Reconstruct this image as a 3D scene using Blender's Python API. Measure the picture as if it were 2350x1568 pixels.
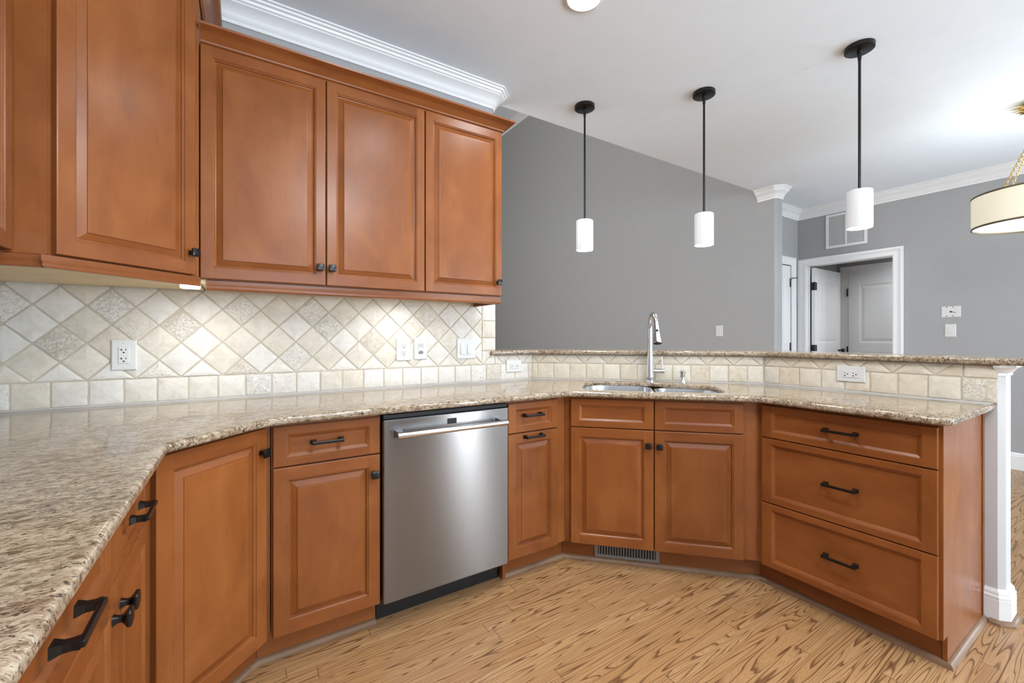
import bpy, bmesh, math, random
from mathutils import Vector, Matrix

for o in list(bpy.data.objects):
    bpy.data.objects.remove(o, do_unlink=True)
scene = bpy.context.scene
COL = scene.collection
random.seed(7)
PI = math.pi
S2 = math.sqrt(2.0)

# ------------------------------------------------------------------ camera, world, exposure
cam_d = bpy.data.cameras.new('camera')
cam_d.sensor_fit = 'HORIZONTAL'
cam_d.sensor_width = 36.0
cam_d.lens = 36.0 * 977.8 / 2350.0
cam_d.shift_y = -11.2 / 2350.0
cam_d.clip_start = 0.02
cam_d.clip_end = 100
cam = bpy.data.objects.new('camera', cam_d)
COL.objects.link(cam)
cam.location = (0, 0, 1.188)
cam.rotation_euler = (PI / 2, 0, -math.radians(90 - 57.6386))
scene.camera = cam

scene.view_settings.view_transform = 'Standard'
scene.view_settings.look = 'None'
scene.view_settings.gamma = 1.0
scene.view_settings.use_curve_mapping = False
scene.view_settings.exposure = 0.25

world = bpy.data.worlds.new('daylight')
scene.world = world
world.use_nodes = True
wb = world.node_tree.nodes['Background']
wb.inputs['Color'].default_value = (0.80, 0.90, 1.0, 1)
wb.inputs['Strength'].default_value = 1.6


def area_light(name, loc, rot, sx, sy, power, color=(1, 1, 1), spread=180):
    d = bpy.data.lights.new(name, 'AREA')
    d.shape = 'RECTANGLE'
    d.size = sx
    d.size_y = sy
    d.energy = power
    d.color = color
    d.spread = math.radians(spread)
    o = bpy.data.objects.new(name, d)
    COL.objects.link(o)
    o.location = loc
    o.rotation_euler = rot
    return o


# area lights added as daylight outside unseen windows: rear wall, dining side, living room
REAR = -3.3
GXL = 5.97
UP = math.radians(42)      # added upward tilt of the window lights, brightens ceiling and upper cabinets
area_light('daylight_rear_kitchen', (0.60, REAR - 0.25, 1.45), (PI / 2 + UP, 0, 0), 2.0, 1.3, 85, (0.70, 0.85, 1.0))
area_light('daylight_rear_dining', (4.90, REAR - 0.25, 1.25), (PI / 2 + UP, 0, 0), 1.5, 1.6, 70, (0.70, 0.85, 1.0))
area_light('daylight_rear_slit', (3.30, REAR - 0.16, 1.15), (PI / 2, 0, 0), 0.32, 2.0, 75, (0.92, 0.97, 1.0))
area_light('daylight_dining_side', (GXL + 0.25, -1.85, 1.35), (PI / 2 + UP, 0, PI / 2), 2.0, 1.5, 165, (0.70, 0.85, 1.0))
area_light('daylight_living_room', (-1.48, 4.1, 2.6), (PI / 2, 0, -PI / 2), 2.4, 2.6, 150, (1.0, 0.985, 0.96))


# ------------------------------------------------------------------ materials
def srgb(r, g, b):
    def f(c):
        c /= 255.0
        return c / 12.92 if c <= 0.04045 else ((c + 0.055) / 1.055) ** 2.4
    return (f(r), f(g), f(b), 1.0)


class NT:
    """tiny helper around a node tree"""
    def __init__(self, name):
        self.m = bpy.data.materials.new(name)
        self.m.use_nodes = True
        self.t = self.m.node_tree
        self.n = self.t.nodes
        self.bsdf = self.n['Principled BSDF']

    def node(self, typ, **kw):
        nd = self.n.new(typ)
        for k, v in kw.items():
            setattr(nd, k, v)
        return nd

    def link(self, a, b):
        self.t.links.new(a, b)

    def val(self, sock, v):
        if hasattr(v, 'is_linked'):
            self.link(v, sock)
        else:
            sock.default_value = v

    def math(self, op, a, b=0.0, c=None, clamp=False):
        nd = self.node('ShaderNodeMath', operation=op, use_clamp=clamp)
        self.val(nd.inputs[0], a)
        self.val(nd.inputs[1], b)
        if c is not None:
            self.val(nd.inputs[2], c)
        return nd.outputs[0]

    def coord(self, kind='Object', scale=(1, 1, 1), loc=(0, 0, 0), rot=(0, 0, 0)):
        tc = self.node('ShaderNodeTexCoord')
        mp = self.node('ShaderNodeMapping')
        self.link(tc.outputs[kind], mp.inputs['Vector'])
        mp.inputs['Scale'].default_value = scale
        mp.inputs['Location'].default_value = loc
        mp.inputs['Rotation'].default_value = rot
        return mp.outputs[0]

    def noise(self, vec, scale=5, detail=4, rough=0.5, dist=0.0, out=0):
        nd = self.node('ShaderNodeTexNoise')
        self.link(vec, nd.inputs['Vector'])
        nd.inputs['Scale'].default_value = scale
        nd.inputs['Detail'].default_value = detail
        nd.inputs['Roughness'].default_value = rough
        nd.inputs['Distortion'].default_value = dist
        return nd.outputs[out]

    def ramp(self, fac, stops, interp='LINEAR'):
        nd = self.node('ShaderNodeValToRGB')
        cr = nd.color_ramp
        cr.interpolation = interp
        while len(cr.elements) < len(stops):
            cr.elements.new(0.5)
        for e, (p, c) in zip(cr.elements, stops):
            e.position = p
            e.color = c if not isinstance(c, (int, float)) else (c, c, c, 1)
        self.link(fac, nd.inputs[0])
        return nd.outputs[0]

    def mix(self, fac, a, b, mode='MIX'):
        nd = self.node('ShaderNodeMix', data_type='RGBA', blend_type=mode)
        self.val(nd.inputs[0], fac)
        self.val(nd.inputs[6], a)
        self.val(nd.inputs[7], b)
        return nd.outputs[2]

    def bump(self, height, strength=0.2, dist=0.01):
        nd = self.node('ShaderNodeBump')
        nd.inputs['Strength'].default_value = strength
        nd.inputs['Distance'].default_value = dist
        self.link(height, nd.inputs['Height'])
        self.link(nd.outputs[0], self.bsdf.inputs['Normal'])

    def set(self, **kw):
        names = {'color': 'Base Color', 'rough': 'Roughness', 'metal': 'Metallic', 'spec': 'Specular IOR Level',
                 'coat': 'Coat Weight', 'coat_rough': 'Coat Roughness', 'aniso': 'Anisotropic',
                 'emit': 'Emission Color', 'emit_s': 'Emission Strength', 'aniso_rot': 'Anisotropic Rotation'}
        for k, v in kw.items():
            self.val(self.bsdf.inputs[names[k]], v)
        return self


M = {}


def plain(key, rgb, rough=0.5, metal=0.0, spec=0.5, bump=None, vary=0.03, **kw):
    t = NT(key)
    c = srgb(*rgb)
    v = t.coord()
    n = t.noise(v, 9, 3)
    dark = tuple(x * (1 - vary) for x in c[:3]) + (1,)
    lite = tuple(min(1, x * (1 + vary)) for x in c[:3]) + (1,)
    t.set(color=t.ramp(n, [(0.3, dark), (0.7, lite)]), rough=rough, metal=metal, spec=spec, **kw)
    if bump:
        t.bump(t.noise(v, bump[0], 3), bump[1], 0.002)
    M[key] = t.m
    return t


plain('wall_paint', (161, 161, 161), 0.75, bump=(180, 0.06), vary=0.01, spec=0.3)
plain('ceiling_paint', (232, 239, 245), 0.85, bump=(150, 0.05), vary=0.01, spec=0.2)
plain('post_paint', (196, 196, 196), 0.5, bump=(150, 0.06), vary=0.01)
plain('white_trim', (226, 226, 226), 0.38, vary=0.01)
plain('white_plastic', (208, 207, 203), 0.35, vary=0.01)
plain('grey_plastic', (176, 174, 168), 0.4, vary=0.01)
plain('black_metal', (19, 18, 18), 0.27, metal=0.2, vary=0.15, bump=(250, 0.05))
plain('black_rubber', (14, 14, 15), 0.55, vary=0.1)
plain('slot_black', (12, 11, 10), 0.6, vary=0.05)
plain('vent_grey', (128, 128, 124), 0.45, metal=0.5)
plain('chrome', (222, 223, 226), 0.17, metal=1.0, vary=0.02)
plain('gold_metal', (190, 160, 100), 0.28, metal=1.0, vary=0.06)
plain('bronze_band', (120, 108, 85), 0.4, metal=0.7, vary=0.05)
plain('maple_interior', (226, 204, 160), 0.5, vary=0.05)
plain('caulk', (186, 184, 182), 0.6, vary=0.03)
plain('siding_outside', (190, 195, 188), 0.9)


def emissive(key, rgb, strength, base=(240, 240, 240)):
    t = NT(key)
    t.set(color=srgb(*base), rough=0.4, emit=srgb(*rgb), emit_s=strength)
    M[key] = t.m


emissive('opal_glass_lit', (252, 253, 255), 0.24, base=(200, 200, 200))
emissive('bulb_lit', (255, 250, 240), 4.0)
emissive('downlight_lens', (255, 255, 255), 5.0)
emissive('drum_fabric_lit', (255, 248, 226), 0.30, base=(232, 224, 200))
emissive('diffuser_lit', (255, 255, 252), 0.8)
emissive('strip_light', (255, 250, 240), 6.0)


def wood(key, axis, c_dark, c_mid, c_lite, rough=0.33):
    t = NT(key)
    oi = t.node('ShaderNodeObjectInfo')
    tc = t.node('ShaderNodeTexCoord')
    add = t.node('ShaderNodeVectorMath', operation='ADD')
    mul = t.node('ShaderNodeVectorMath', operation='SCALE')
    comb = t.node('ShaderNodeCombineXYZ')
    for i in range(3):
        t.link(oi.outputs['Random'], comb.inputs[i])
    t.link(comb.outputs[0], mul.inputs[0])
    mul.inputs['Scale'].default_value = 13.0
    t.link(tc.outputs['Object'], add.inputs[0])
    t.link(mul.outputs[0], add.inputs[1])
    v = add.outputs[0]

    def mapped(sc):
        mp = t.node('ShaderNodeMapping')
        t.link(v, mp.inputs['Vector'])
        mp.inputs['Scale'].default_value = sc
        return mp.outputs[0]
    if axis == 'z':
        s1, s2, s3 = (6.5, 6.5, 3.4), (60, 60, 3.0), (16, 16, 9)
    else:
        s1, s2, s3 = (3.0, 6.5, 6.5), (3.0, 60, 60), (8, 16, 16)
    blot = t.noise(mapped(s1), 1.0, 4, 0.55, 0.6)
    grain = t.noise(mapped(s2), 1.0, 5, 0.65, 0.25)
    fine = t.noise(mapped(s3), 1.0, 6, 0.7, 0.8)
    col = t.ramp(blot, [(0.28, c_dark), (0.5, c_mid), (0.74, c_lite)])
    col = t.mix(0.05, col, t.ramp(grain, [(0.34, 0.30), (0.55, 0.56)]), 'SOFT_LIGHT')
    col = t.mix(0.05, col, t.ramp(fine, [(0.36, 0.36), (0.6, 0.58)]), 'OVERLAY')
    rv = t.node('ShaderNodeHueSaturation')
    t.link(col, rv.inputs['Color'])
    t.link(t.math('MULTIPLY_ADD', oi.outputs['Random'], 0.16, 0.93), rv.inputs['Value'])
    t.set(color=rv.outputs[0], rough=t.math('MULTIPLY_ADD', grain, 0.06, rough - 0.03), spec=0.28, coat=0.08, coat_rough=0.22)
    t.bump(grain, 0.03, 0.001)
    M[key] = t.m


wood('maple_upright', 'z', srgb(120, 67, 31), srgb(132, 76, 36), srgb(144, 87, 44), 0.28)
wood('maple_level', 'x', srgb(117, 64, 30), srgb(129, 73, 35), srgb(142, 85, 43), 0.28)
wood('oak_moulding', 'x', srgb(112, 84, 62), srgb(132, 103, 79), srgb(150, 120, 94), 0.45)


def granite():
    t = NT('granite')
    tc = t.node('ShaderNodeTexCoord')
    v = tc.outputs['Object']
    mp = t.node('ShaderNodeMapping')
    t.link(v, mp.inputs['Vector'])
    mp.inputs['Rotation'].default_value = (0, 0, math.radians(-32))
    mp.inputs['Scale'].default_value = (0.62, 1.25, 1.0)
    w = mp.outputs[0]
    big = t.noise(w, 42, 5, 0.62, 0.8)
    mid = t.noise(w, 110, 4, 0.65, 0.5)
    blot = t.noise(w, 58, 5, 0.68, 1.4)
    flk = t.noise(w, 120, 4, 0.66, 1.0)
    lowf = t.noise(w, 6, 3, 0.5, 0.3)
    col = t.ramp(big, [(0.30, srgb(116, 97, 77)), (0.46, srgb(156, 138, 115)), (0.60, srgb(182, 166, 143)), (0.74, srgb(136, 116, 94))])
    col = t.mix(t.ramp(mid, [(0.50, 0.0), (0.62, 0.55)]), col, srgb(122, 101, 80))
    col = t.mix(t.ramp(mid, [(0.30, 0.6), (0.40, 0.0)]), col, srgb(200, 187, 166))
    dens = t.math('MULTIPLY_ADD', lowf, 0.14, -0.07)
    col = t.mix(t.ramp(t.math('ADD', blot, dens), [(0.53, 0.0), (0.585, 0.72)]), col, srgb(92, 72, 54))
    col = t.mix(t.ramp(t.math('ADD', flk, dens), [(0.57, 0.0), (0.61, 0.86)]), col, srgb(40, 32, 28))
    t.set(color=col, rough=0.09, spec=0.5)
    M['granite'] = t.m


granite()


def travertine(key, c1, c2, c3, pit=0.6):
    t = NT(key)
    geo = t.node('ShaderNodeNewGeometry')
    rnd = geo.outputs['Random Per Island']
    tc = t.node('ShaderNodeTexCoord')
    comb = t.node('ShaderNodeCombineXYZ')
    t.link(t.math('MULTIPLY', rnd, 31.0), comb.inputs[0])
    t.link(t.math('MULTIPLY', rnd, 17.0), comb.inputs[2])
    add = t.node('ShaderNodeVectorMath', operation='ADD')
    t.link(tc.outputs['Object'], add.inputs[0])
    t.link(comb.outputs[0], add.inputs[1])
    v = add.outputs[0]
    cloud = t.noise(v, 22, 6, 0.65, 0.8)
    fine = t.noise(v, 130, 4, 0.6)
    pits = t.noise(v, 115, 5, 0.72, 0.9)
    col = t.ramp(rnd, [(0.0, c1), (0.5, c2), (1.0, c3)])
    col = t.mix(0.55, col, t.ramp(cloud, [(0.3, 0.36), (0.52, 0.54), (0.7, 0.62)]), 'OVERLAY')
    rp = t.math('FRACT', t.math('MULTIPLY', rnd, 7.3))
    pm = t.ramp(t.math('ADD', pits, t.math('MULTIPLY_ADD', t.math('POWER', rp, 4.0), 0.17, -0.14)), [(0.54, 0.0), (0.60, 1.0)])
    col = t.mix(t.math('MULTIPLY', pm, 0.12), col, srgb(150, 130, 106))
    h = t.math('SUBTRACT', t.math('MULTIPLY', t.math('ADD', cloud, t.math('MULTIPLY', fine, 0.35)), 0.5), t.math('MULTIPLY', pm, pit * 0.55))
    t.set(color=col, rough=0.5, spec=0.35)
    t.bump(h, 0.75, 0.004)
    M[key] = t.m


travertine('travertine', srgb(204, 194, 178), srgb(210, 203, 192), srgb(214, 209, 201))
travertine('travertine_lamplit', srgb(205, 191, 169), srgb(211, 199, 180), srgb(214, 205, 189))  # same stone again, with warm lamp light put into its colour
plain('grout', (186, 175, 158), 0.85, bump=(300, 0.2), vary=0.06)


def oak_floor():
    t = NT('oak_floor')
    tc = t.node('ShaderNodeTexCoord')
    sep = t.node('ShaderNodeSeparateXYZ')
    t.link(tc.outputs['Object'], sep.inputs[0])
    x, y = sep.outputs[0], sep.outputs[1]
    W, LEN = 0.0575, 0.95
    row = t.math('FLOOR', t.math('DIVIDE', y, W))
    wn = t.node('ShaderNodeTexWhiteNoise', noise_dimensions='1D')
    t.link(row, wn.inputs['W'])
    xo = t.math('ADD', x, t.math('MULTIPLY', wn.outputs['Value'], 3.7))
    pl = t.math('FLOOR', t.math('DIVIDE', xo, LEN))
    wn2 = t.node('ShaderNodeTexWhiteNoise', noise_dimensions='2D')
    c2 = t.node('ShaderNodeCombineXYZ')
    t.link(row, c2.inputs[0])
    t.link(pl, c2.inputs[1])
    t.link(c2.outputs[0], wn2.inputs['Vector'])
    rnd = wn2.outputs['Value']
    fy = t.math('FRACT', t.math('DIVIDE', y, W))
    fx = t.math('FRACT', t.math('DIVIDE', xo, LEN))
    # grain space: stretched along the board, shifted for every board
    gx = t.math('ADD', t.math('MULTIPLY', x, 0.70), t.math('MULTIPLY', rnd, 57.0))
    gy = t.math('ADD', t.math('MULTIPLY', y, 14.0), t.math('MULTIPLY', rnd, 23.0))
    g = t.node('ShaderNodeCombineXYZ')
    t.link(gx, g.inputs[0])
    t.link(gy, g.inputs[1])
    field = t.noise(g.outputs[0], 1.0, 2.0, 0.42, 0.25)
    rings = t.math('FRACT', t.math('MULTIPLY', field, t.math('MULTIPLY_ADD', rnd, 9.0, 15.0)))
    g2 = t.node('ShaderNodeCombineXYZ')
    t.link(t.math('MULTIPLY', gx, 9.0), g2.inputs[0])
    t.link(t.math('MULTIPLY', gy, 30.0), g2.inputs[1])
    pore = t.noise(g2.outputs[0], 1.0, 3, 0.6)
    line = t.ramp(rings, [(0.0, 1.0), (0.10, 0.9), (0.20, 0.3), (0.38, 0.05), (0.92, 0.0), (0.97, 0.4), (1.0, 1.0)])
    rings2 = t.math('FRACT', t.math('MULTIPLY_ADD', field, 64.0, t.math('MULTIPLY', gy, 3.0)))
    line2 = t.ramp(rings2, [(0.0, 1.0), (0.22, 0.5), (0.45, 0.0), (0.9, 0.0), (1.0, 1.0)])
    base = t.ramp(rnd, [(0.0, srgb(171, 130, 86)), (0.35, srgb(176, 136, 93)), (0.7, srgb(184, 145, 102)), (1.0, srgb(172, 131, 87))])
    base = t.mix(t.ramp(pore, [(0.42, 0.0), (0.62, 0.38)]), base, srgb(150, 112, 74))
    base = t.mix(t.math('MULTIPLY', line2, t.math('MULTIPLY_ADD', pore, 0.5, 0.08)), base, srgb(132, 92, 54))
    dk = t.math('MULTIPLY', line, t.math('MULTIPLY_ADD', pore, 0.9, 0.38, clamp=True))
    col = t.mix(dk, base, srgb(88, 52, 24))
    ey = t.math('ABSOLUTE', t.math('SUBTRACT', fy, 0.5))
    ex = t.math('ABSOLUTE', t.math('SUBTRACT', fx, 0.5))
    seam = t.math('MAXIMUM', t.ramp(ey, [(0.478, 0.0), (0.497, 1.0)]), t.ramp(ex, [(0.4978, 0.0), (0.4994, 1.0)]))
    col = t.mix(t.math('MULTIPLY', seam, 0.55), col, srgb(84, 52, 28))
    t.set(color=col, rough=t.math('MULTIPLY_ADD', line, 0.12, 0.30), spec=0.42)
    t.bump(t.math('SUBTRACT', 0.0, t.math('ADD', seam, t.math('MULTIPLY', line, 0.15))), 0.22, 0.0015)
    M['oak_floor'] = t.m


oak_floor()


ANISO = 0.25


def steel(key, rough, axis):
    t = NT(key)
    sc = (260, 260, 3) if axis == 'z' else (3, 3, 260)
    v = t.coord('Object', sc)
    n = t.noise(v, 1.0, 4, 0.6)
    t.set(color=t.ramp(n, [(0.3, srgb(136, 137, 139)), (0.7, srgb(140, 141, 143))]), metal=1.0,
          rough=t.math('MULTIPLY_ADD', n, 0.02, rough - 0.01))
    if axis == 'x':
        tg = t.node('ShaderNodeTangent', direction_type='UV_MAP')
        t.link(tg.outputs[0], t.bsdf.inputs['Tangent'])
        t.set(aniso=0.9, aniso_rot=ANISO)
    M[key] = t.m


steel('brushed_steel', 0.23, 'x')
steel('sink_steel', 0.26, 'z')
M['sink_steel'].node_tree.nodes['Color Ramp'].color_ramp.elements[0].color = srgb(214, 216, 220)
M['sink_steel'].node_tree.nodes['Color Ramp'].color_ramp.elements[1].color = srgb(226, 228, 231)


def vent_louver():
    t = NT('louver_white')
    sep = t.node('ShaderNodeSeparateXYZ')
    tc = t.node('ShaderNodeTexCoord')
    t.link(tc.outputs['Object'], sep.inputs[0])
    f = t.math('FRACT', t.math('MULTIPLY', sep.outputs[2], 78.0))
    t.set(color=t.ramp(f, [(0.0, srgb(150, 150, 150)), (0.4, srgb(216, 216, 216)), (1.0, srgb(216, 216, 216))]), rough=0.5)
    t.bump(f, 0.5, 0.006)
    M['louver_white'] = t.m


vent_louver()


# ------------------------------------------------------------------ mesh helpers
def obj(name, bm, mat, parent=None, smooth=False, loc=None, rotz=0.0):
    bmesh.ops.recalc_face_normals(bm, faces=bm.faces[:])
    me = bpy.data.meshes.new(name)
    bm.to_mesh(me)
    bm.free()
    for m in (mat if isinstance(mat, (list, tuple)) else [mat]):
        me.materials.append(M[m])
    o = bpy.data.objects.new(name, me)
    COL.objects.link(o)
    if parent is not None:
        o.parent = parent
    if loc is not None:
        o.location = loc
    o.rotation_euler = (0, 0, rotz)
    if smooth:
        smooth_by_angle(me)
    return o


def smooth_by_angle(me, ang=math.radians(38)):
    for p in me.polygons:
        p.use_smooth = True
    bm = bmesh.new()
    bm.from_mesh(me)
    for e in bm.edges:
        if len(e.link_faces) == 2 and e.calc_face_angle(0) > ang:
            e.smooth = False
    bm.to_mesh(me)
    bm.free()


def tag(o, label, cat, group=None):
    o['label'] = label
    o['category'] = cat
    if group:
        o['group'] = group
    return o


def struct(o, label=None):
    o['kind'] = 'structure'
    if label:
        o['label'] = label
    return o


def thing(name, label, cat, loc=(0, 0, 0), rotz=0.0, group=None):
    o = bpy.data.objects.new(name, None)
    o.empty_display_size = 0.05
    COL.objects.link(o)
    o.location = loc
    o.rotation_euler = (0, 0, rotz)
    return tag(o, label, cat, group)


def add_box(bm, x0, x1, y0, y1, z0, z1, bevel=0.0, mat=0, seg=2):
    vs = [bm.verts.new(p) for p in ((x0, y0, z0), (x1, y0, z0), (x1, y1, z0), (x0, y1, z0),
                                    (x0, y0, z1), (x1, y0, z1), (x1, y1, z1), (x0, y1, z1))]
    fs = [bm.faces.new([vs[i] for i in q]) for q in ((0, 3, 2, 1), (4, 5, 6, 7), (0, 1, 5, 4), (1, 2, 6, 5), (2, 3, 7, 6), (3, 0, 4, 7))]
    for f in fs:
        f.material_index = mat
    if bevel > 0:
        es = list({e for f in fs for e in f.edges})
        bmesh.ops.bevel(bm, geom=es, offset=bevel, segments=seg, affect='EDGES', profile=0.5)
    return fs


def box(name, x0, x1, y0, y1, z0, z1, mat, parent=None, bevel=0.0, **kw):
    bm = bmesh.new()
    add_box(bm, x0, x1, y0, y1, z0, z1, bevel)
    return obj(name, bm, mat, parent, **kw)


def add_prism(bm, poly, z0, z1):
    a = [bm.verts.new((p[0], p[1], z0)) for p in poly]
    b = [bm.verts.new((p[0], p[1], z1)) for p in poly]
    n = len(poly)
    bm.faces.new(a[::-1])
    bm.faces.new(b)
    for i in range(n):
        bm.faces.new((a[i], a[(i + 1) % n], b[(i + 1) % n], b[i]))


def prism(name, poly, z0, z1, mat, parent=None, **kw):
    bm = bmesh.new()
    add_prism(bm, poly, z0, z1)
    return obj(name, bm, mat, parent, **kw)


def add_lathe(bm, prof, seg=32, mtx=None, cap0=False, cap1=False):
    """prof: list of (radius, z); revolved about z, then transformed"""
    mtx = mtx or Matrix()
    rings = []
    for r, z in prof:
        if r < 1e-6:
            rings.append([bm.verts.new(mtx @ Vector((0, 0, z)))])
        else:
            rings.append([bm.verts.new(mtx @ Vector((r * math.cos(2 * PI * i / seg), r * math.sin(2 * PI * i / seg), z))) for i in range(seg)])
    for a, b in zip(rings, rings[1:]):
        for i in range(seg):
            j = (i + 1) % seg
            if len(a) == 1 and len(b) == 1:
                continue
            if len(a) == 1:
                bm.faces.new((a[0], b[j], b[i]))
            elif len(b) == 1:
                bm.faces.new((a[i], a[j], b[0]))
            else:
                bm.faces.new((a[i], a[j], b[j], b[i]))
    if cap0 and len(rings[0]) > 1:
        bm.faces.new(rings[0][::-1])
    if cap1 and len(rings[-1]) > 1:
        bm.faces.new(rings[-1])


def lathe(name, prof, mat, parent=None, seg=32, mtx=None, cap0=False, cap1=False, **kw):
    bm = bmesh.new()
    add_lathe(bm, prof, seg, mtx, cap0, cap1)
    return obj(name, bm, mat, parent, smooth=True, **kw)


def add_tube(bm, pts, radii, seg=12, caps=True):
    pts = [Vector(p) for p in pts]
    if not isinstance(radii, (list, tuple)):
        radii = [radii] * len(pts)
    rings = []
    prev_u = None
    for i, p in enumerate(pts):
        if i == 0:
            d = pts[1] - pts[0]
        elif i == len(pts) - 1:
            d = pts[-1] - pts[-2]
        else:
            d = (pts[i + 1] - pts[i]).normalized() + (pts[i] - pts[i - 1]).normalized()
        d.normalize()
        if prev_u is None:
            u = d.orthogonal().normalized()
        else:
            u = (prev_u - d * prev_u.dot(d)).normalized()
        prev_u = u
        w = d.cross(u)
        rings.append([bm.verts.new(p + (u * math.cos(2 * PI * k / seg) + w * math.sin(2 * PI * k / seg)) * radii[i]) for k in range(seg)])
    for a, b in zip(rings, rings[1:]):
        for k in range(seg):
            j = (k + 1) % seg
            bm.faces.new((a[k], a[j], b[j], b[k]))
    if caps:
        bm.faces.new(rings[0][::-1])
        bm.faces.new(rings[-1])


def tube(name, pts, radii, mat, parent=None, seg=12, **kw):
    bm = bmesh.new()
    add_tube(bm, pts, radii, seg)
    return obj(name, bm, mat, parent, smooth=True, **kw)


def offset_path(path, d, closed=False):
    """offset a 2D polyline to its right-hand side by d (mitred)"""
    n = len(path)
    out = []
    for i in range(n):
        p = Vector(path[i])
        if closed or 0 < i < n - 1:
            a = Vector(path[(i - 1) % n])
            b = Vector(path[(i + 1) % n])
            d1 = (p - a).normalized()
            d2 = (b - p).normalized()
            n1 = Vector((d1.y, -d1.x))
            n2 = Vector((d2.y, -d2.x))
            m = (n1 + n2)
            m = m / max(1e-6, (1 + n1.dot(n2)))
            out.append((p.x + m.x * d, p.y + m.y * d))
        else:
            e = (Vector(path[1]) - p) if i == 0 else (p - Vector(path[-2]))
            e.normalize()
            out.append((p.x + e.y * d, p.y - e.x * d))
    return out


def add_sweep(bm, path, profile, to3d=None, caps=True):
    """sweep a closed profile [(offset_to_the_right, height)] along a 2D path; to3d(a, b, h) places it"""
    to3d = to3d or (lambda a, b, h: (a, b, h))
    cols = []
    for off, h in profile:
        cols.append([bm.verts.new(to3d(q[0], q[1], h)) for q in offset_path(path, off)])
    n = len(profile)
    for k in range(n):
        a, b = cols[k], cols[(k + 1) % n]
        for i in range(len(path) - 1):
            bm.faces.new((a[i], a[i + 1], b[i + 1], b[i]))
    if caps:
        bm.faces.new([c[0] for c in cols])
        bm.faces.new([c[-1] for c in cols][::-1])


def sweep(name, path, profile, mat, parent=None, to3d=None, smooth=False, **kw):
    bm = bmesh.new()
    add_sweep(bm, path, profile, to3d)
    return obj(name, bm, mat, parent, smooth=smooth, **kw)


def fillet(poly, radii, seg=10):
    """round the corners of a closed polygon"""
    out = []
    n = len(poly)
    for i in range(n):
        p, a, b = Vector(poly[i]), Vector(poly[i - 1]), Vector(poly[(i + 1) % n])
        r = radii[i]
        if r <= 0:
            out.append(tuple(p))
            continue
        u, v = (a - p).normalized(), (b - p).normalized()
        ang = u.angle(v)
        t = r / math.tan(ang / 2)
        t = min(t, (a - p).length * 0.48, (b - p).length * 0.48)
        s, e = p + u * t, p + v * t
        for k in range(seg + 1):
            f = k / seg
            out.append(tuple(s * (1 - f) ** 2 + p * 2 * f * (1 - f) + e * f ** 2))
    return out


def slab(name, outline, holes, z0, z1, rnd, mat, parent=None):
    """stone slab with rounded edges from a filled 2D curve"""
    cu = bpy.data.curves.new(name + '_outline', 'CURVE')
    cu.dimensions = '2D'
    cu.fill_mode = 'BOTH'
    cu.extrude = (z1 - z0) / 2 - rnd
    cu.bevel_depth = rnd
    cu.bevel_resolution = 5
    cu.offset = -rnd
    for poly in [outline] + list(holes):
        sp = cu.splines.new('POLY')
        sp.points.add(len(poly) - 1)
        for q, p in zip(sp.points, poly):
            q.co = (p[0], p[1], 0, 1)
        sp.use_cyclic_u = True
    tmp = bpy.data.objects.new(name + '_tmp', cu)
    COL.objects.link(tmp)
    dg = bpy.context.evaluated_depsgraph_get()
    dg.update()
    me = bpy.data.meshes.new_from_object(tmp.evaluated_get(dg))
    bpy.data.objects.remove(tmp, do_unlink=True)
    me.name = name
    me.materials.clear()
    me.materials.append(M[mat])
    o = bpy.data.objects.new(name, me)
    COL.objects.link(o)
    bm = bmesh.new()
    bm.from_mesh(me)
    bmesh.ops.remove_doubles(bm, verts=bm.verts[:], dist=1e-5)
    bmesh.ops.translate(bm, verts=bm.verts[:], vec=(0, 0, (z0 + z1) / 2))
    bmesh.ops.recalc_face_normals(bm, faces=bm.faces[:])
    bm.to_mesh(me)
    bm.free()
    smooth_by_angle(me, math.radians(45))
    if parent:
        o.parent = parent
    return o


# ------------------------------------------------------------------ key plan numbers
# world x runs along the dishwasher wall, world y points into that wall
YA = 1.727          # face of the doors on the dishwasher run
TA = 2.340          # face of the tile on that wall
NB = 2.2313         # sink run: (x + y) / sqrt2 of the door faces
NTB = 3.980 / S2    # sink run: tile face
XC = 2.0706         # drawer run: x of the drawer faces
TC = 2.635          # drawer run: tile face
XE = -0.205         # left run: x of the door faces
XW = -0.835         # left wall
CD = 1.6525         # corner door: y - x
ZC = 0.908          # counter top
ZCB = 0.880
CEIL = 2.74
ROT = {'A': 0.0, 'B': -PI / 4, 'C': -PI / 2, 'D': PI / 4, 'E': PI / 2}
ORG = {'A': (0, YA, 0), 'B': (NB / S2, NB / S2, 0), 'C': (XC, 0, 0), 'D': (-CD / 2, CD / 2, 0), 'E': (XE, 0, 0)}


# ------------------------------------------------------------------ room shell
struct(box('floor', -1.6, 7.6, -3.5, 9.2, -0.06, 0.0, 'oak_floor'), 'oak strip floor running through kitchen and dining room')
struct(box('ceiling', -0.95, 5.97, -3.45, 2.46, CEIL, CEIL + 0.08, 'ceiling_paint'), 'flat white ceiling over kitchen and dining room')
struct(box('wall_left', XW - 0.12, XW, -3.3, 2.352, 0, CEIL, 'wall_paint'), 'grey wall behind the left cabinets')
WA = 2.352
bm = bmesh.new()
add_prism(bm, [(XW - 0.12, WA), (1.335, WA), (1.36, WA + 0.025), (1.36, 2.46), (XW - 0.12, 2.46)], 0, CEIL)
struct(obj('wall_back', bm, 'wall_paint'), 'grey wall carrying the upper cabinets')
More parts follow.
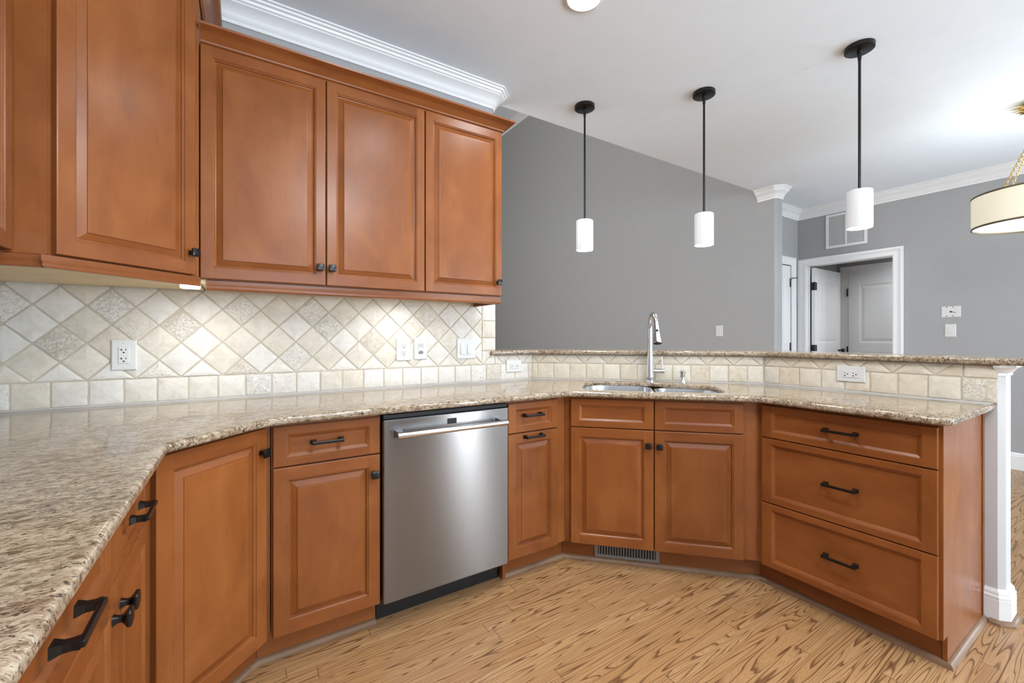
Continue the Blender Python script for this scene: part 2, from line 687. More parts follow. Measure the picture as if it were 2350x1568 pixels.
# header over the opening and living room above the kitchen ceiling
struct(box('wall_header', -1.6, 4.69, 2.34, 2.46, CEIL + 0.0805, 5.60, 'wall_paint'), 'wall above the kitchen ceiling edge in the living room')
bm = bmesh.new()
add_prism(bm, [(4.69, 9.0), (4.69, 2.29), (4.71, 2.27), (4.81, 2.27), (4.81, 9.0)], 0, CEIL)
add_box(bm, 4.69, 4.81, 2.462, 9.0, CEIL, 5.60)
struct(obj('wall_far', bm, 'wall_paint'), 'tall grey living room wall behind the bar')
struct(box('wall_living', -1.6, 4.81, 9.0, 9.12, 0, 5.60, 'wall_paint'))
bm = bmesh.new()
for a in ((2.46, 2.85, 0, 5.6), (5.35, 9.0, 0, 5.6), (2.85, 5.35, 0, 1.2), (2.85, 5.35, 4.0, 5.6)):
    add_box(bm, -1.45, -1.33, a[0], a[1], a[2], a[3])
struct(obj('wall_living_side', bm, 'wall_paint'))
struct(box('ceiling_living', -1.6, 4.9, 2.46, 9.12, 5.60, 5.68, 'ceiling_paint'))

# rear wall with windows (behind the camera)
def wall_with_openings(name, mat, a0, a1, z1, openings, place):
    """place(a0,a1,z0,z1) -> box extents"""
    bm = bmesh.new()
    cur = a0
    for (o0, o1, s, h) in sorted(openings):
        if o0 > cur:
            add_box(bm, *place(cur, o0, 0, z1))
        if s > 0:
            add_box(bm, *place(o0, o1, 0, s))
        if h < z1:
            add_box(bm, *place(o0, o1, h, z1))
        cur = o1
    if cur < a1:
        add_box(bm, *place(cur, a1, 0, z1))
    return struct(obj(name, bm, mat))


rear_open = [(-0.45, 1.65, 0.82, 2.32), (3.12, 3.48, 0.1, 2.2), (4.12, 5.68, 0.3, 2.4)]
wall_with_openings('wall_rear', 'wall_paint', XW - 0.12, 5.97, CEIL, rear_open, lambda a, b, c, d: (a, b, REAR - 0.12, REAR, c, d))
for i, (a, b, s, h) in enumerate(rear_open):
    bm = bmesh.new()
    for q in ((a, a + 0.05, s, h), (b - 0.05, b, s, h), (a, b, s, s + 0.05), (a, b, h - 0.05, h)):
        add_box(bm, q[0], q[1], REAR - 0.10, REAR - 0.03, q[2], q[3])
    if b - a > 1:
        add_box(bm, (a + b) / 2 - 0.025, (a + b) / 2 + 0.025, REAR - 0.09, REAR - 0.04, s, h)
    struct(obj('window_%d' % (i + 1), bm, 'white_trim'))

# right wall (dining and hall door), openings along y
GX = 5.85
wall_with_openings('wall_right', 'wall_paint', -3.42, 2.70, CEIL,
                   [(1.645, 2.503, 0.0, 2.062), (-2.9, -0.8, 0.55, 2.35)], lambda a, b, c, d: (GX, GX + 0.12, a, b, c, d))
bm = bmesh.new()
for q in ((-2.9, -2.85, 0.55, 2.35), (-0.85, -0.8, 0.55, 2.35), (-2.9, -0.8, 0.55, 0.6), (-2.9, -0.8, 2.3, 2.35), (-1.875, -1.825, 0.55, 2.35)):
    add_box(bm, GX + 0.03, GX + 0.10, q[0], q[1], q[2], q[3])
struct(obj('window_4', bm, 'white_trim'))
HY = 2.58
wall_with_openings('wall_passage', 'wall_paint', 4.81, GX, CEIL, [(4.90, 5.668, 0.0, 2.062)], lambda a, b, c, d: (a, b, HY, HY + 0.12, c, d))
struct(box('ceiling_passage', 4.81, GX, 2.46, HY + 0.12, CEIL, CEIL + 0.08, 'ceiling_paint'))
# small hall behind the cased opening
struct(box('wall_hall_end', 6.87, 6.99, 0.6, 2.9, 0, 2.5, 'wall_paint'))
struct(box('wall_hall_side', GX + 0.12, 6.87, 2.535, 2.65, 0, 2.5, 'wall_paint'))
struct(box('wall_hall_near', GX + 0.12, 6.87, 0.6, 0.7, 0, 2.5, 'wall_paint'))
struct(box('ceiling_hall', GX + 0.12, 6.99, 0.6, 2.65, 2.44, 2.5, 'ceiling_paint'))

# knee wall under the raised bar
KT = 1.070
inner = [(1.36, WA), (4.0 - WA + 0.0, WA)]
sB = NTB * S2 + 0.017
inner = [(1.36, WA), (sB - WA, WA), (TC + 0.014, sB - TC - 0.014), (TC + 0.014, 0.415), (TC + 0.034, 0.395)]
th = 0.13
outer = [(TC + 0.014 + th - 0.02, 0.395), (TC + 0.014 + th, 0.415), (TC + 0.014 + th, sB + th * S2 - TC - 0.014 - th), (sB + th * S2 - WA - th, WA + th), (1.36, WA + th)]
struct(prism('wall_bar', inner + outer, 0, KT, 'post_paint'), 'low wall carrying the raised granite bar')

# ------------------------------------------------------------------ mouldings of the room
def crown_profile(p=0.098, h=0.112, top=CEIL):
    q = [(0.0, 0.0), (0.012, 0.0), (0.012, 0.016), (0.018, 0.020), (0.024, 0.036), (0.036, 0.054), (0.054, 0.066), (0.062, 0.070),
         (0.062, 0.077), (0.070, 0.080), (0.074, 0.090), (0.084, 0.094), (0.088, 0.102), (0.098, 0.104), (0.098, 0.112), (0.0, 0.112)]
    return [(-0.0 + a * p / 0.098, top - h + b * h / 0.112) for a, b in q]


# paths run so that their right-hand side is the room
struct(sweep('trim_1', [(XW, WA), (1.335, WA), (1.36, WA + 0.025), (1.36, 2.458)], crown_profile(), 'white_trim', smooth=True), 'white crown moulding above the upper cabinets')
struct(sweep('trim_2', [(4.69, 2.455), (4.69, 2.29), (4.71, 2.27), (4.81, 2.27)][::1], crown_profile(), 'white_trim', smooth=True), 'white crown moulding wrapped round the end of the grey wall')
struct(sweep('trim_3', [(4.81, HY), (GX, HY), (GX, REAR)], crown_profile(0.09, 0.112), 'white_trim', smooth=True), 'white crown moulding in the dining corner')
struct(sweep('trim_4', [(4.69, 9.0), (4.69, 2.60)], crown_profile(0.10, 0.14, 5.6), 'white_trim', smooth=True), 'high crown moulding of the living room')


def base_profile(h=0.14, t=0.016):
    return [(0, 0), (t, 0), (t, h * 0.70), (t * 0.82, h * 0.71), (t * 0.82, h * 0.735), (t * 1.02, h * 0.75), (t * 0.98, h * 0.80), (t * 0.62, h * 0.84), (t * 0.62, h * 0.865), (t * 0.72, h * 0.88), (t * 0.55, h * 0.94), (t * 0.25, h * 0.975), (t * 0.2, h), (0, h)]


struct(sweep('baseboard_right', [(GX, 1.57), (GX, REAR)], base_profile(0.15), 'white_trim'), 'white baseboard along the dining wall')
cp = [(TC + 0.014, 0.462), (TC + 0.014, 0.415), (TC + 0.034, 0.395), (TC + 0.014 + th - 0.02, 0.395), (TC + 0.014 + th, 0.415), (TC + 0.014 + th, 1.2)]
# right-hand side of this path must be outside the wall: walk it reversed
struct(sweep('baseboard_bar', cp, base_profile(0.14), 'white_trim'), 'white baseboard wrapped round the end of the bar wall')
cap = [(0, 0.0), (0.006, 0.0), (0.006, 0.010), (0.010, 0.014), (0.016, 0.024), (0.030, 0.036), (0.030, 0.044), (0, 0.044)]
struct(sweep('trim_5', [(TC + 0.0145, 0.4205)] + cp[1:], [(a, 1.026 + b) for a, b in cap], 'white_trim', smooth=True), 'small white moulding under the end of the bar')


def quarter_round(r=0.017, n=5):
    pr = [(0, 0), (r, 0)]
    for i in range(1, n):
        a = PI / 2 * i / n
        pr.append((r * math.cos(a), r * 1.15 * math.sin(a)))
    pr.append((0, r * 1.15))
    return pr


TK = 0.075   # depth of the toe recess
DWX0, DWX1 = 0.4725, 1.0705
tA = YA + TK
cE = XE - TK
cDq = CD + TK * S2
nBq = (NB + TK) * S2
xCq = XC + TK
p_left = [(cE, -0.9), (cE, cE + cDq), (tA - cDq, tA), (DWX0 - 0.004, tA)]
p_right = [(DWX1 + 0.004, tA), (nBq - tA, tA), (xCq, nBq - xCq), (xCq, 0.4545), (TC + 0.014 - 0.017, 0.4545)]
struct(sweep('trim_6', p_left, quarter_round(), 'oak_moulding', smooth=True), 'oak quarter round left of the dishwasher')
struct(sweep('trim_7', p_right, quarter_round(), 'oak_moulding', smooth=True), 'oak quarter round from the dishwasher to the bar end')
cp2 = [(a, b) for a, b in offset_path(cp, 0.016)]
cp2[0] = (cp2[0][0], 0.436)
struct(sweep('trim_8', cp2, quarter_round(0.016), 'oak_moulding', smooth=True), 'oak quarter round at the foot of the bar wall')


# ------------------------------------------------------------------ door and hall joinery
def casing(name, plane, a0, a1, zt, w=0.088, t=0.02, label=None, sign=-1, legs=(True, True)):
    """door casing swept round an opening; plane: function (a, z, out) -> xyz"""
    prof = [(0, 0), (0, 0.010), (0.010, 0.014), (0.016, 0.012), (0.040, 0.014), (0.060, 0.018), (0.066, t + 0.002), (0.084, t + 0.002), (w, t), (w, 0)]
    path = []
    if legs[0]:
        path.append((a0, 0.0))
    path += [(a0, zt), (a1, zt)]
    if legs[1]:
        path.append((a1, 0.0))
    # left side of the path is the outside when walking up the left leg: use negative offsets
    bm = bmesh.new()
    add_sweep(bm, path, [(-o, h) for o, h in prof], lambda a, b, h: plane(a, b, h))
    return struct(obj(name, bm, 'white_trim', smooth=True), label)


gplane = lambda a, z, h: (GX - h, -a, z)          # seen from the room, left = +y
casing('trim_9', gplane, -2.487, -1.660, 2.050, label='white casing round the hall opening')
hplane = lambda a, z, h: (a, HY - h, z)
casing('trim_10', hplane, 4.93, 5.68, 2.060, 0.095, label='white casing of the passage door', legs=(False, True))
eplane = lambda a, z, h: (6.87 - h, -a, z)
casing('trim_11', eplane, -2.412, -1.60, 2.038, 0.088, label='white casing of the door at the end of the hall')
# jamb lining of the opening with a stop
bm = bmesh.new()
for y0, y1 in ((2.487, 2.503), (1.645, 1.660)):
    add_box(bm, GX - 0.002, GX + 0.122, y0, y1, 0, 2.05)
add_box(bm, GX - 0.002, GX + 0.122, 1.645, 2.503, 2.05, 2.062)
add_box(bm, GX + 0.05, GX + 0.082, 2.475, 2.487, 0, 2.05)
struct(obj('trim_12', bm, 'white_trim'), 'white jamb lining of the hall opening')


def panel_door(name, w, h, loc, rotz, panels, label, t=0.036, hinges=(), hinge_side=0):
    """moulded two-panel door; local x = width, y = thickness (front at y=0), z up"""
    root = bpy.data.objects.new(name, None)
    COL.objects.link(root)
    root.location = loc
    root.rotation_euler = (0, 0, rotz)
    struct(root, label)
    bm = bmesh.new()
    add_box(bm, 0, w, 0.008, t - 0.008, 0, h)
    for face in (0, 1):
        y0, y1 = (0.0, 0.008) if face == 0 else (t - 0.008, t)
        xs = [0.0, panels[0][0], panels[0][1], w]
        add_box(bm, 0, xs[1], y0, y1, 0, h)
        add_box(bm, xs[2], w, y0, y1, 0, h)
        zs = [0.0]
        for p in sorted(panels, key=lambda p: p[2]):
            zs += [p[2], p[3]]
        zs.append(h)
        for k in range(0, len(zs), 2):
            add_box(bm, xs[1], xs[2], y0, y1, zs[k], zs[k + 1])
        for p in panels:
            a0, a1, c0, c1 = p
            s = 1 if face == 0 else -1
            yb = 0.008 if face == 0 else t - 0.008
            lev = [(0.0, 0.0), (0.012, 0.006), (0.03, 0.006), (0.055, 0.001)]
            rings = []
            for ins, dp in lev:
                yy = (0.0 + dp) if face == 0 else (t - dp)
                rings.append([bm.verts.new((a0 + ins, yy, c0 + ins)), bm.verts.new((a1 - ins, yy, c0 + ins)),
                              bm.verts.new((a1 - ins, yy, c1 - ins)), bm.verts.new((a0 + ins, yy, c1 - ins))])
            for r, q in zip(rings, rings[1:]):
                for i in range(4):
                    bm.faces.new((r[i], r[(i + 1) % 4], q[(i + 1) % 4], q[i]))
            bm.faces.new(rings[-1])
    obj('door_panel', bm, 'white_trim', root)
    return root


# open leaf in the hall opening: hinged on the far left, swung 90 degrees into the hall
d1 = panel_door('door_1', 0.765, 2.025, (GX + 0.085, 2.425, 0.008), 0.02, [(0.11, 0.655, 1.10, 1.86), (0.11, 0.655, 0.22, 0.98)], 'white panel door standing open into the hall')
for z in (1.80, 1.03, 0.25):
    bm = bmesh.new()
    add_lathe(bm, [(0.007, -0.05), (0.007, 0.05)], 12, Matrix.Translation((-0.008, -0.002, z)), True, True)
    add_box(bm, -0.006, 0.0, 0.0, 0.034, z - 0.048, z + 0.048)
    add_box(bm, 0.0, 0.05, -0.003, 0.0, z - 0.048, z + 0.048)
    obj('hinge', bm, 'black_metal', d1)
lathe('door_knob', [(0.0, 0.0), (0.012, 0.001), (0.012, 0.03), (0.026, 0.04), (0.028, 0.055), (0.018, 0.066), (0, 0.068)], 'black_metal', d1, 20,
      Matrix.Translation((0.70, 0.0, 1.0)) @ Matrix.Rotation(PI / 2, 4, 'X'))
# weather strip dark edge seen along the hinge side
box('edge_seal', GX + 0.083, GX + 0.097, 2.462, 2.474, 0.0, 1.94, 'black_rubber')
bpy.data.objects['edge_seal'].parent = d1
bpy.data.objects['edge_seal'].matrix_parent_inverse = (Matrix.Translation(d1.location) @ Matrix.Rotation(0.02, 4, 'Z')).inverted()

d2 = panel_door('door_2', 0.745, 2.04, (4.915, HY - 0.002, 0.008), 0, [(0.11, 0.635, 1.12, 1.90), (0.11, 0.635, 0.22, 1.0)], 'white door in the passage beside the grey wall end')
for z in (1.844, 1.064, 0.25):
    lathe('hinge', [(0.008, -0.05), (0.008, 0.05)], 'black_metal', d2, 12, Matrix.Translation((0.735, -0.006, z - 0.008)), True, True)
tube('door_stop', [(0.735, -0.012, 1.888), (0.75, -0.035, 1.892), (0.80, -0.055, 1.897)], 0.005, 'black_metal', d2, 8)

d3 = panel_door('door_3', 0.80, 2.03, (6.855, 2.408, 0.008), -PI / 2, [(0.12, 0.68, 1.10, 1.86), (0.12, 0.68, 0.22, 0.98)], 'white closed door at the end of the hall')
for z in (1.77, 1.0, 0.25):
    lathe('hinge', [(0.009, -0.05), (0.009, 0.05)], 'black_metal', d3, 12, Matrix.Translation((-0.006, -0.008, z)), True, True)

# return air grille over the opening
vt = thing('return_air_grille', 'white square return air grille high on the grey wall above the hall opening', 'vent', (GX, 2.0755, 2.4215), -PI / 2)
bm = bmesh.new()
W2 = 0.1975
for q in ((-W2, -W2 + 0.026, -W2, W2), (W2 - 0.026, W2, -W2, W2), (-W2 + 0.026, W2 - 0.026, -W2, -W2 + 0.026), (-W2 + 0.026, W2 - 0.026, W2 - 0.026, W2), (-0.007, 0.007, -W2 + 0.026, W2 - 0.026)):
    add_box(bm, q[0], q[1], -0.012, 0.0, q[2], q[3])
obj('frame', bm, 'white_trim', vt)
bm = bmesh.new()
for k in range(30):
    z = -W2 + 0.03 + k * (2 * W2 - 0.06) / 29.0
    for xa, xb in ((-W2 + 0.026, -0.007), (0.007, W2 - 0.026)):
        v = [bm.verts.new(p) for p in ((xa, -0.002, z + 0.006), (xb, -0.002, z + 0.006), (xb, -0.010, z - 0.004), (xa, -0.010, z - 0.004))]
        bm.faces.new(v)
obj('louvers', bm, 'white_trim', vt)
box('backing', -W2 + 0.02, W2 - 0.02, -0.0015, 0.0, -W2 + 0.02, W2 - 0.02, 'grey_plastic', vt)

# ------------------------------------------------------------------ wall plates
def plate(root, w, h, mat='white_plastic', t=0.006):
    bm = bmesh.new()
    r0 = [bm.verts.new(p) for p in ((-w / 2, 0, -h / 2), (w / 2, 0, -h / 2), (w / 2, 0, h / 2), (-w / 2, 0, h / 2))]
    r1 = [bm.verts.new((v.co.x, -t * 0.5, v.co.z)) for v in r0]
    r2 = [bm.verts.new((v.co.x * (1 - 0.008 / w), -t, v.co.z * (1 - 0.008 / h))) for v in r0]
    for a, b in ((r0, r1), (r1, r2)):
        for i in range(4):
            bm.faces.new((a[i], a[(i + 1) % 4], b[(i + 1) % 4], b[i]))
    bm.faces.new(r2)
    bm.faces.new(r0[::-1])
    return obj('cover_plate', bm, mat, root)


def screw(root, x, z, y=-0.006, mat='white_plastic'):
    bm = bmesh.new()
    add_lathe(bm, [(0, 0.0016), (0.0026, 0.001), (0.0034, 0.0)], 10, Matrix.Translation((x, y, z)) @ Matrix.Rotation(PI / 2, 4, 'X'))
    obj('screw', bm, mat, root)


def receptacle(root, w=0.034, h=0.068, tshape=False, rot=False, y=-0.006):
    """duplex receptacle face with its slots"""
    W_, H_ = (h, w) if rot else (w, h)
    f = box('receptacle', -W_ / 2, W_ / 2, y - 0.003, y + 0.001, -H_ / 2, H_ / 2, 'white_plastic', root, 0.0012)
    bm = bmesh.new()

    def sl(x0, x1, z0, z1):
        if rot:
            x0, x1, z0, z1 = -z1, -z0, x0, x1
        add_box(bm, x0, x1, y - 0.0036, y - 0.0028, z0, z1)
    for c in (0.018, -0.018):
        sl(-0.0078, -0.0054, c + 0.000, c + 0.0085)
        sl(0.0054, 0.0078, c + 0.001, c + 0.0075)
        if tshape:
            sl(-0.0115, -0.0054, c + 0.003, c + 0.0055)
        sl(-0.0025, 0.0025, c - 0.0100, c - 0.0045)
    obj('slots', bm, 'slot_black', f)
    return f


ty = TA - 0.0008
o = thing('wall_outlet', 'white duplex outlet in the tile on the far left, below the tall corner cabinet', 'outlet', (-0.410, ty, 1.112))
plate(o, 0.080, 0.125); receptacle(o, 0.034, 0.068, True); screw(o, 0, 0.049); screw(o, 0, -0.049)
o = thing('wall_outlet', 'white duplex outlet in the tile directly left of the single dimmer switch', 'outlet', (0.763, ty, 1.1155))
plate(o, 0.083, 0.124); receptacle(o, 0.034, 0.068); screw(o, 0, 0.050, mat='grey_plastic'); screw(o, 0, -0.050, mat='grey_plastic')
o = thing('dimmer_switch', 'white single rocker switch with a grey lens below it, beside the tiled outlet', 'switch', (0.8625, ty, 1.1195))
plate(o, 0.079, 0.123)
bm = bmesh.new()
add_box(bm, -0.016, 0.016, -0.010, -0.005, -0.012, 0.030, 0.001)
obj('rocker', bm, 'white_plastic', o)
box('sensor_window', -0.0145, 0.0145, -0.0106, -0.0095, 0.007, 0.029, 'grey_plastic', o)
bm = bmesh.new()
add_lathe(bm, [(0, 0.004), (0.010, 0.003), (0.0155, 0.0)], 20, Matrix.Translation((0, -0.006, -0.022)) @ Matrix.Diagonal((1, 1, 0.55, 1)) @ Matrix.Rotation(PI / 2, 4, 'X'))
obj('lens', bm, 'vent_grey', o, smooth=True)
screw(o, 0, 0.050, mat='grey_plastic'); screw(o, 0, -0.050)
o = thing('rocker_switch', 'white double rocker switch in the tile near the end of the wall', 'switch', (1.151, ty, 1.116))
plate(o, 0.124, 0.124)
for sx in (-0.023, 0.023):
    bm = bmesh.new()
    v = [(-0.0165, 0.033, -0.0075), (0.0165, 0.033, -0.0075), (0.0165, 0.0, -0.010), (-0.0165, 0.0, -0.010), (0.0165, -0.033, -0.014), (-0.0165, -0.033, -0.014)]
    vs = [bm.verts.new((sx + a, c, b)) for a, b, c in v]
    bm.faces.new((vs[0], vs[1], vs[2], vs[3])); bm.faces.new((vs[3], vs[2], vs[4], vs[5]))
    bk = [bm.verts.new((sx + a, -0.0055, b)) for a, b, c in v]
    for i, j in ((0, 1), (1, 2), (2, 4), (4, 5), (5, 3), (3, 0)):
        bm.faces.new((vs[i], vs[j], bk[j], bk[i]))
    obj('rocker', bm, 'white_plastic', o)
    screw(o, sx, 0.050); screw(o, sx, -0.050)
o = thing('wall_outlet', 'white sideways outlet in the low tile below the left end of the bar', 'outlet', (1.496, ty, 0.997))
plate(o, 0.118, 0.080); receptacle(o, 0.034, 0.068, False, True)
o = thing('wall_outlet', 'white sideways outlet in the low tile above the drawer cabinet', 'outlet', (TC - 0.0008, 0.915, 0.996), -PI / 2)
plate(o, 0.122, 0.080); receptacle(o, 0.034, 0.068, True, True); screw(o, 0.050, 0); screw(o, -0.050, 0)
o = thing('light_switch', 'single white switch on the tall grey wall behind the faucet', 'switch', (4.689, 2.892, 1.253), -PI / 2)
plate(o, 0.086, 0.128)
box('rocker', -0.017, 0.017, -0.009, -0.005, -0.033, 0.033, 'white_plastic', o, 0.001)
o = thing('thermostat_backplate', 'bare white thermostat plate with a loose black wire on the grey dining wall', 'plate', (GX, 1.2195, 1.4315), -PI / 2)
plate(o, 0.135, 0.106, t=0.004)
for px, pz in ((-0.031, 0.044), (0.014, 0.044), (-0.031, -0.041), (0.014, -0.041)):
    lathe('screw_hole', [(0, 0.0012), (0.0035, 0.001), (0.0045, 0)], 'slot_black', o, 10, Matrix.Translation((px, -0.004, pz)) @ Matrix.Rotation(PI / 2, 4, 'X'))
tube('wire', [(-0.004, -0.004, 0.0), (0.002, -0.012, 0.004), (0.012, -0.016, -0.003), (0.034, -0.014, -0.010)], 0.0022, 'black_rubber', o, 8)
lathe('wire_hole', [(0, 0.0015), (0.007, 0.0012), (0.008, 0)], 'slot_black', o, 12, Matrix.Translation((-0.002, -0.004, 0.0)) @ Matrix.Rotation(PI / 2, 4, 'X'))
o = thing('light_switch', 'white switch plate on the grey dining wall, under the thermostat plate', 'switch', (GX, 1.224, 1.2475), -PI / 2)
plate(o, 0.078, 0.125)
box('rocker', -0.017, 0.017, -0.009, -0.005, -0.033, 0.033, 'white_plastic', o, 0.001)


# ------------------------------------------------------------------ travertine tile
def clip_halfplane(poly, a, b, c):
    """keep a*x + b*y <= c"""
    out = []
    n = len(poly)
    for i in range(n):
        p, q = poly[i], poly[(i + 1) % n]
        dp, dq = a * p[0] + b * p[1] - c, a * q[0] + b * q[1] - c
        if dp <= 0:
            out.append(p)
        if (dp < 0 < dq) or (dq < 0 < dp):
            f = dp / (dp - dq)
            out.append((p[0] + (q[0] - p[0]) * f, p[1] + (q[1] - p[1]) * f))
    return out


def clip_rect(poly, x0, x1, z0, z1):
    for a, b, c in ((-1, 0, -x0), (1, 0, x1), (0, -1, -z0), (0, 1, z1)):
        poly = clip_halfplane(poly, a, b, c)
        if len(poly) < 3:
            return []
    return poly


def area2(poly):
    return 0.5 * sum(poly[i][0] * poly[(i + 1) % len(poly)][1] - poly[(i + 1) % len(poly)][0] * poly[i][1] for i in range(len(poly)))


def inset(poly, d):
    if area2(poly) < 0:
        poly = poly[::-1]
    res = poly
    n = len(poly)
    for i in range(n):
        p, q = poly[i], poly[(i + 1) % n]
        ex, ey = q[0] - p[0], q[1] - p[1]
        L = math.hypot(ex, ey)
        if L < 1e-5:
            continue
        nx, ny = ey / L, -ex / L          # outward normal of a ccw polygon
        res = clip_halfplane(res, nx, ny, nx * p[0] + ny * p[1] - d)
        if len(res) < 3:
            return []
    return res


def tidy(poly, d=0.0015):
    out = []
    for p in poly:
        if not out or math.hypot(p[0] - out[-1][0], p[1] - out[-1][1]) > d:
            out.append(p)
    if len(out) > 1 and math.hypot(out[0][0] - out[-1][0], out[0][1] - out[-1][1]) < d:
        out.pop()
    return out


rt = random.Random(11)


def add_tile(bm, poly, thick, grout):
    poly = tidy(inset(poly, grout / 2 + rt.uniform(-0.0004, 0.0006)))
    if len(poly) < 3 or abs(area2(poly)) < 6e-5:
        return
    if area2(poly) < 0:
        poly = poly[::-1]
    n = len(poly)
    # round corners, walk the edges with a slight tumbled waviness
    ring = []
    for i in range(n):
        p, a, b = Vector(poly[i]), Vector(poly[i - 1]), Vector(poly[(i + 1) % n])
        la, lb = (a - p).length, (b - p).length
        r = min(0.006 * rt.uniform(0.6, 1.5), la * 0.3, lb * 0.3)
        u, v = (a - p) / la, (b - p) / lb
        s, e = p + u * r, p + v * r
        for k in range(4):
            f = k / 3.0
            ring.append(s * (1 - f) ** 2 + p * 2 * f * (1 - f) + e * f ** 2)
        nb = poly[(i + 1) % n]
        lb_n = max(2, int(lb / 0.018))
        a2 = Vector(poly[(i + 2) % n])
        q = Vector(nb)
        for k in range(1, lb_n):
            f = k / lb_n
            w = e + (q - e) * f
            if (w - q).length < 0.012 or (w - e).length < 0.004:
                continue
            d = (q - e).normalized()
            nrm = Vector((d.y, -d.x))
            ring.append(w - nrm * abs(rt.gauss(0, 0.0007)))
    cx = sum(p.x for p in ring) / len(ring)
    cz = sum(p.y for p in ring) / len(ring)
    c = Vector((cx, cz))
    tilt = (rt.gauss(0, 0.006), rt.gauss(0, 0.006))
    th_ = thick + rt.gauss(0, 0.0007)
    rings = []
    for ins, hh in ((0.0, -0.001), (0.0002, th_ * 0.62), (0.0012, th_ * 0.92), (0.0038, th_)):
        rg = []
        for p in ring:
            d = p - c
            L = d.length
            q = c + d * max(0.2, (L - ins * 1.25) / L)
            hz = hh + ((q.x - cx) * tilt[0] + (q.y - cz) * tilt[1] if hh > 0 else 0)
            rg.append(bm.verts.new((q.x, -hz, q.y)))
        rings.append(rg)
    m = len(ring)
    for a, b in zip(rings, rings[1:]):
        for i in range(m):
            bm.faces.new((a[i], a[(i + 1) % m], b[(i + 1) % m], b[i]))
    cv = bm.verts.new((cx, -th_ * 1.01, cz))
    for i in range(m):
        bm.faces.new((rings[-1][i], rings[-1][(i + 1) % m], cv))


PX = 0.1495
ZB = 1.0125
THICK = 0.0105
GR = 0.0034


def diamonds(bm, x_ref, regions):
    """diamond tiles with a bottom tip row at height ZB and x_ref + k * PX, clipped to regions"""
    h = PX / 2
    for (x0, x1, z0, z1) in regions:
        k0 = int((x0 - x_ref) / PX) - 2
        k1 = int((x1 - x_ref) / PX) + 2
        rmax = int((z1 - ZB) / h) + 2
        for r in range(-1, rmax):
            for k in range(k0, k1):
                cx = x_ref + k * PX + (h if r % 2 else 0.0)
                cz = ZB + h + r * h
                poly = clip_rect([(cx - h, cz), (cx, cz - h), (cx + h, cz), (cx, cz + h)], x0, x1, z0, z1)
                if len(poly) >= 3:
                    add_tile(bm, poly, THICK, GR)


def border(bm, x_ref, x0, x1, z0, z1, pitch=0.1065):
    k = int((x0 - x_ref) / pitch) - 2
    while x_ref + k * pitch < x1:
        a, b = max(x0, x_ref + k * pitch), min(x1, x_ref + (k + 1) * pitch)
        if b - a > 0.012:
            add_tile(bm, [(a, z0), (b, z0), (b, z1), (a, z1)], THICK, GR)
        k += 1


def tilefield(name, label, loc, rotz, build, grout_boxes, stone='travertine'):
    root = thing(name, label, 'backsplash', loc, rotz)
    bm = bmesh.new()
    build(bm)
    obj('travertine_tiles', bm, stone, root, smooth=True)
    bm = bmesh.new()
    for b in grout_boxes:
        add_box(bm, b[0], b[1], -0.0078, 0.0, b[2], b[3])
    obj('grout_bed', bm, 'grout', root)
    return root


ZT0 = ZC + 0.003
XB_A = NTB * S2 - TA      # corner of the tile planes A / B
def build_a(bm):
    border(bm, 0.121, XW + 0.012, XB_A + 0.006, ZT0, ZB)
    diamonds(bm, 0.672, [(XW + 0.012, 1.262, ZB, 1.398), (1.262, 1.355, ZB, 1.099), (1.355, XB_A + 0.006, ZB, 1.068)])
    for z0, z1 in ((1.099, 1.180), (1.180, 1.287), (1.287, 1.392)):
        add_tile(bm, [(1.262, z0), (1.361, z0), (1.361, z1), (1.262, z1)], THICK, GR)


tilefield('wall_backsplash', 'cream tumbled stone backsplash in a diamond pattern under the upper cabinets', (0, TA + 0.0112, 0), 0, build_a,
          [(XW + 0.012, 1.359, ZT0, 1.398), (1.359, XB_A + 0.010, ZT0, 1.068)])

s0 = (XB_A - TA) / S2          # along-run position of the A/B corner
yBC = NTB * S2 - TC
s1 = (TC - yBC) / S2


def build_b(bm):
    border(bm, s0 + 0.04, s0 + 0.002, s1 - 0.002, ZT0, ZB)
    diamonds(bm, s0 + 0.045, [(s0 + 0.002, s1 - 0.002, ZB, 1.068)])


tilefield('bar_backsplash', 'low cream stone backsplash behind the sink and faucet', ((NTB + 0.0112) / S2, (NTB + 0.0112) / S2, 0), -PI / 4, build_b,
          [(s0 - 0.010, s1 + 0.010, ZT0, 1.068)], 'travertine_lamplit')


def build_c(bm):
    # local x = -y
    border(bm, -0.412 - 0.106 * 12, -yBC + 0.002, -0.412, ZT0, ZB, 0.106)
    diamonds(bm, -0.60, [(-yBC + 0.002, -0.512, ZB, 1.068)])
    add_tile(bm, [(-0.512, ZB), (-0.412, ZB), (-0.412, 1.068), (-0.512, 1.068)], THICK, GR)


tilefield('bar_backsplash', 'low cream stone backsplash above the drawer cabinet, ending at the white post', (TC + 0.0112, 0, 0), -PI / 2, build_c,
          [(-yBC - 0.010, -0.414, ZT0, 1.068)], 'travertine_lamplit')

# caulk line between stone counter and tile
bm = bmesh.new()
add_sweep(bm, [(XW + 0.002, TA - 0.0), (XB_A, TA), (TC, yBC), (TC, 0.425)], [(-0.006, ZC - 0.001), (0.0018, ZC - 0.001), (0.0008, ZC + 0.002), (-0.006, ZC + 0.0035)])
struct(obj('trim_13', bm, 'caulk'), 'pale caulk line along the foot of the tile')

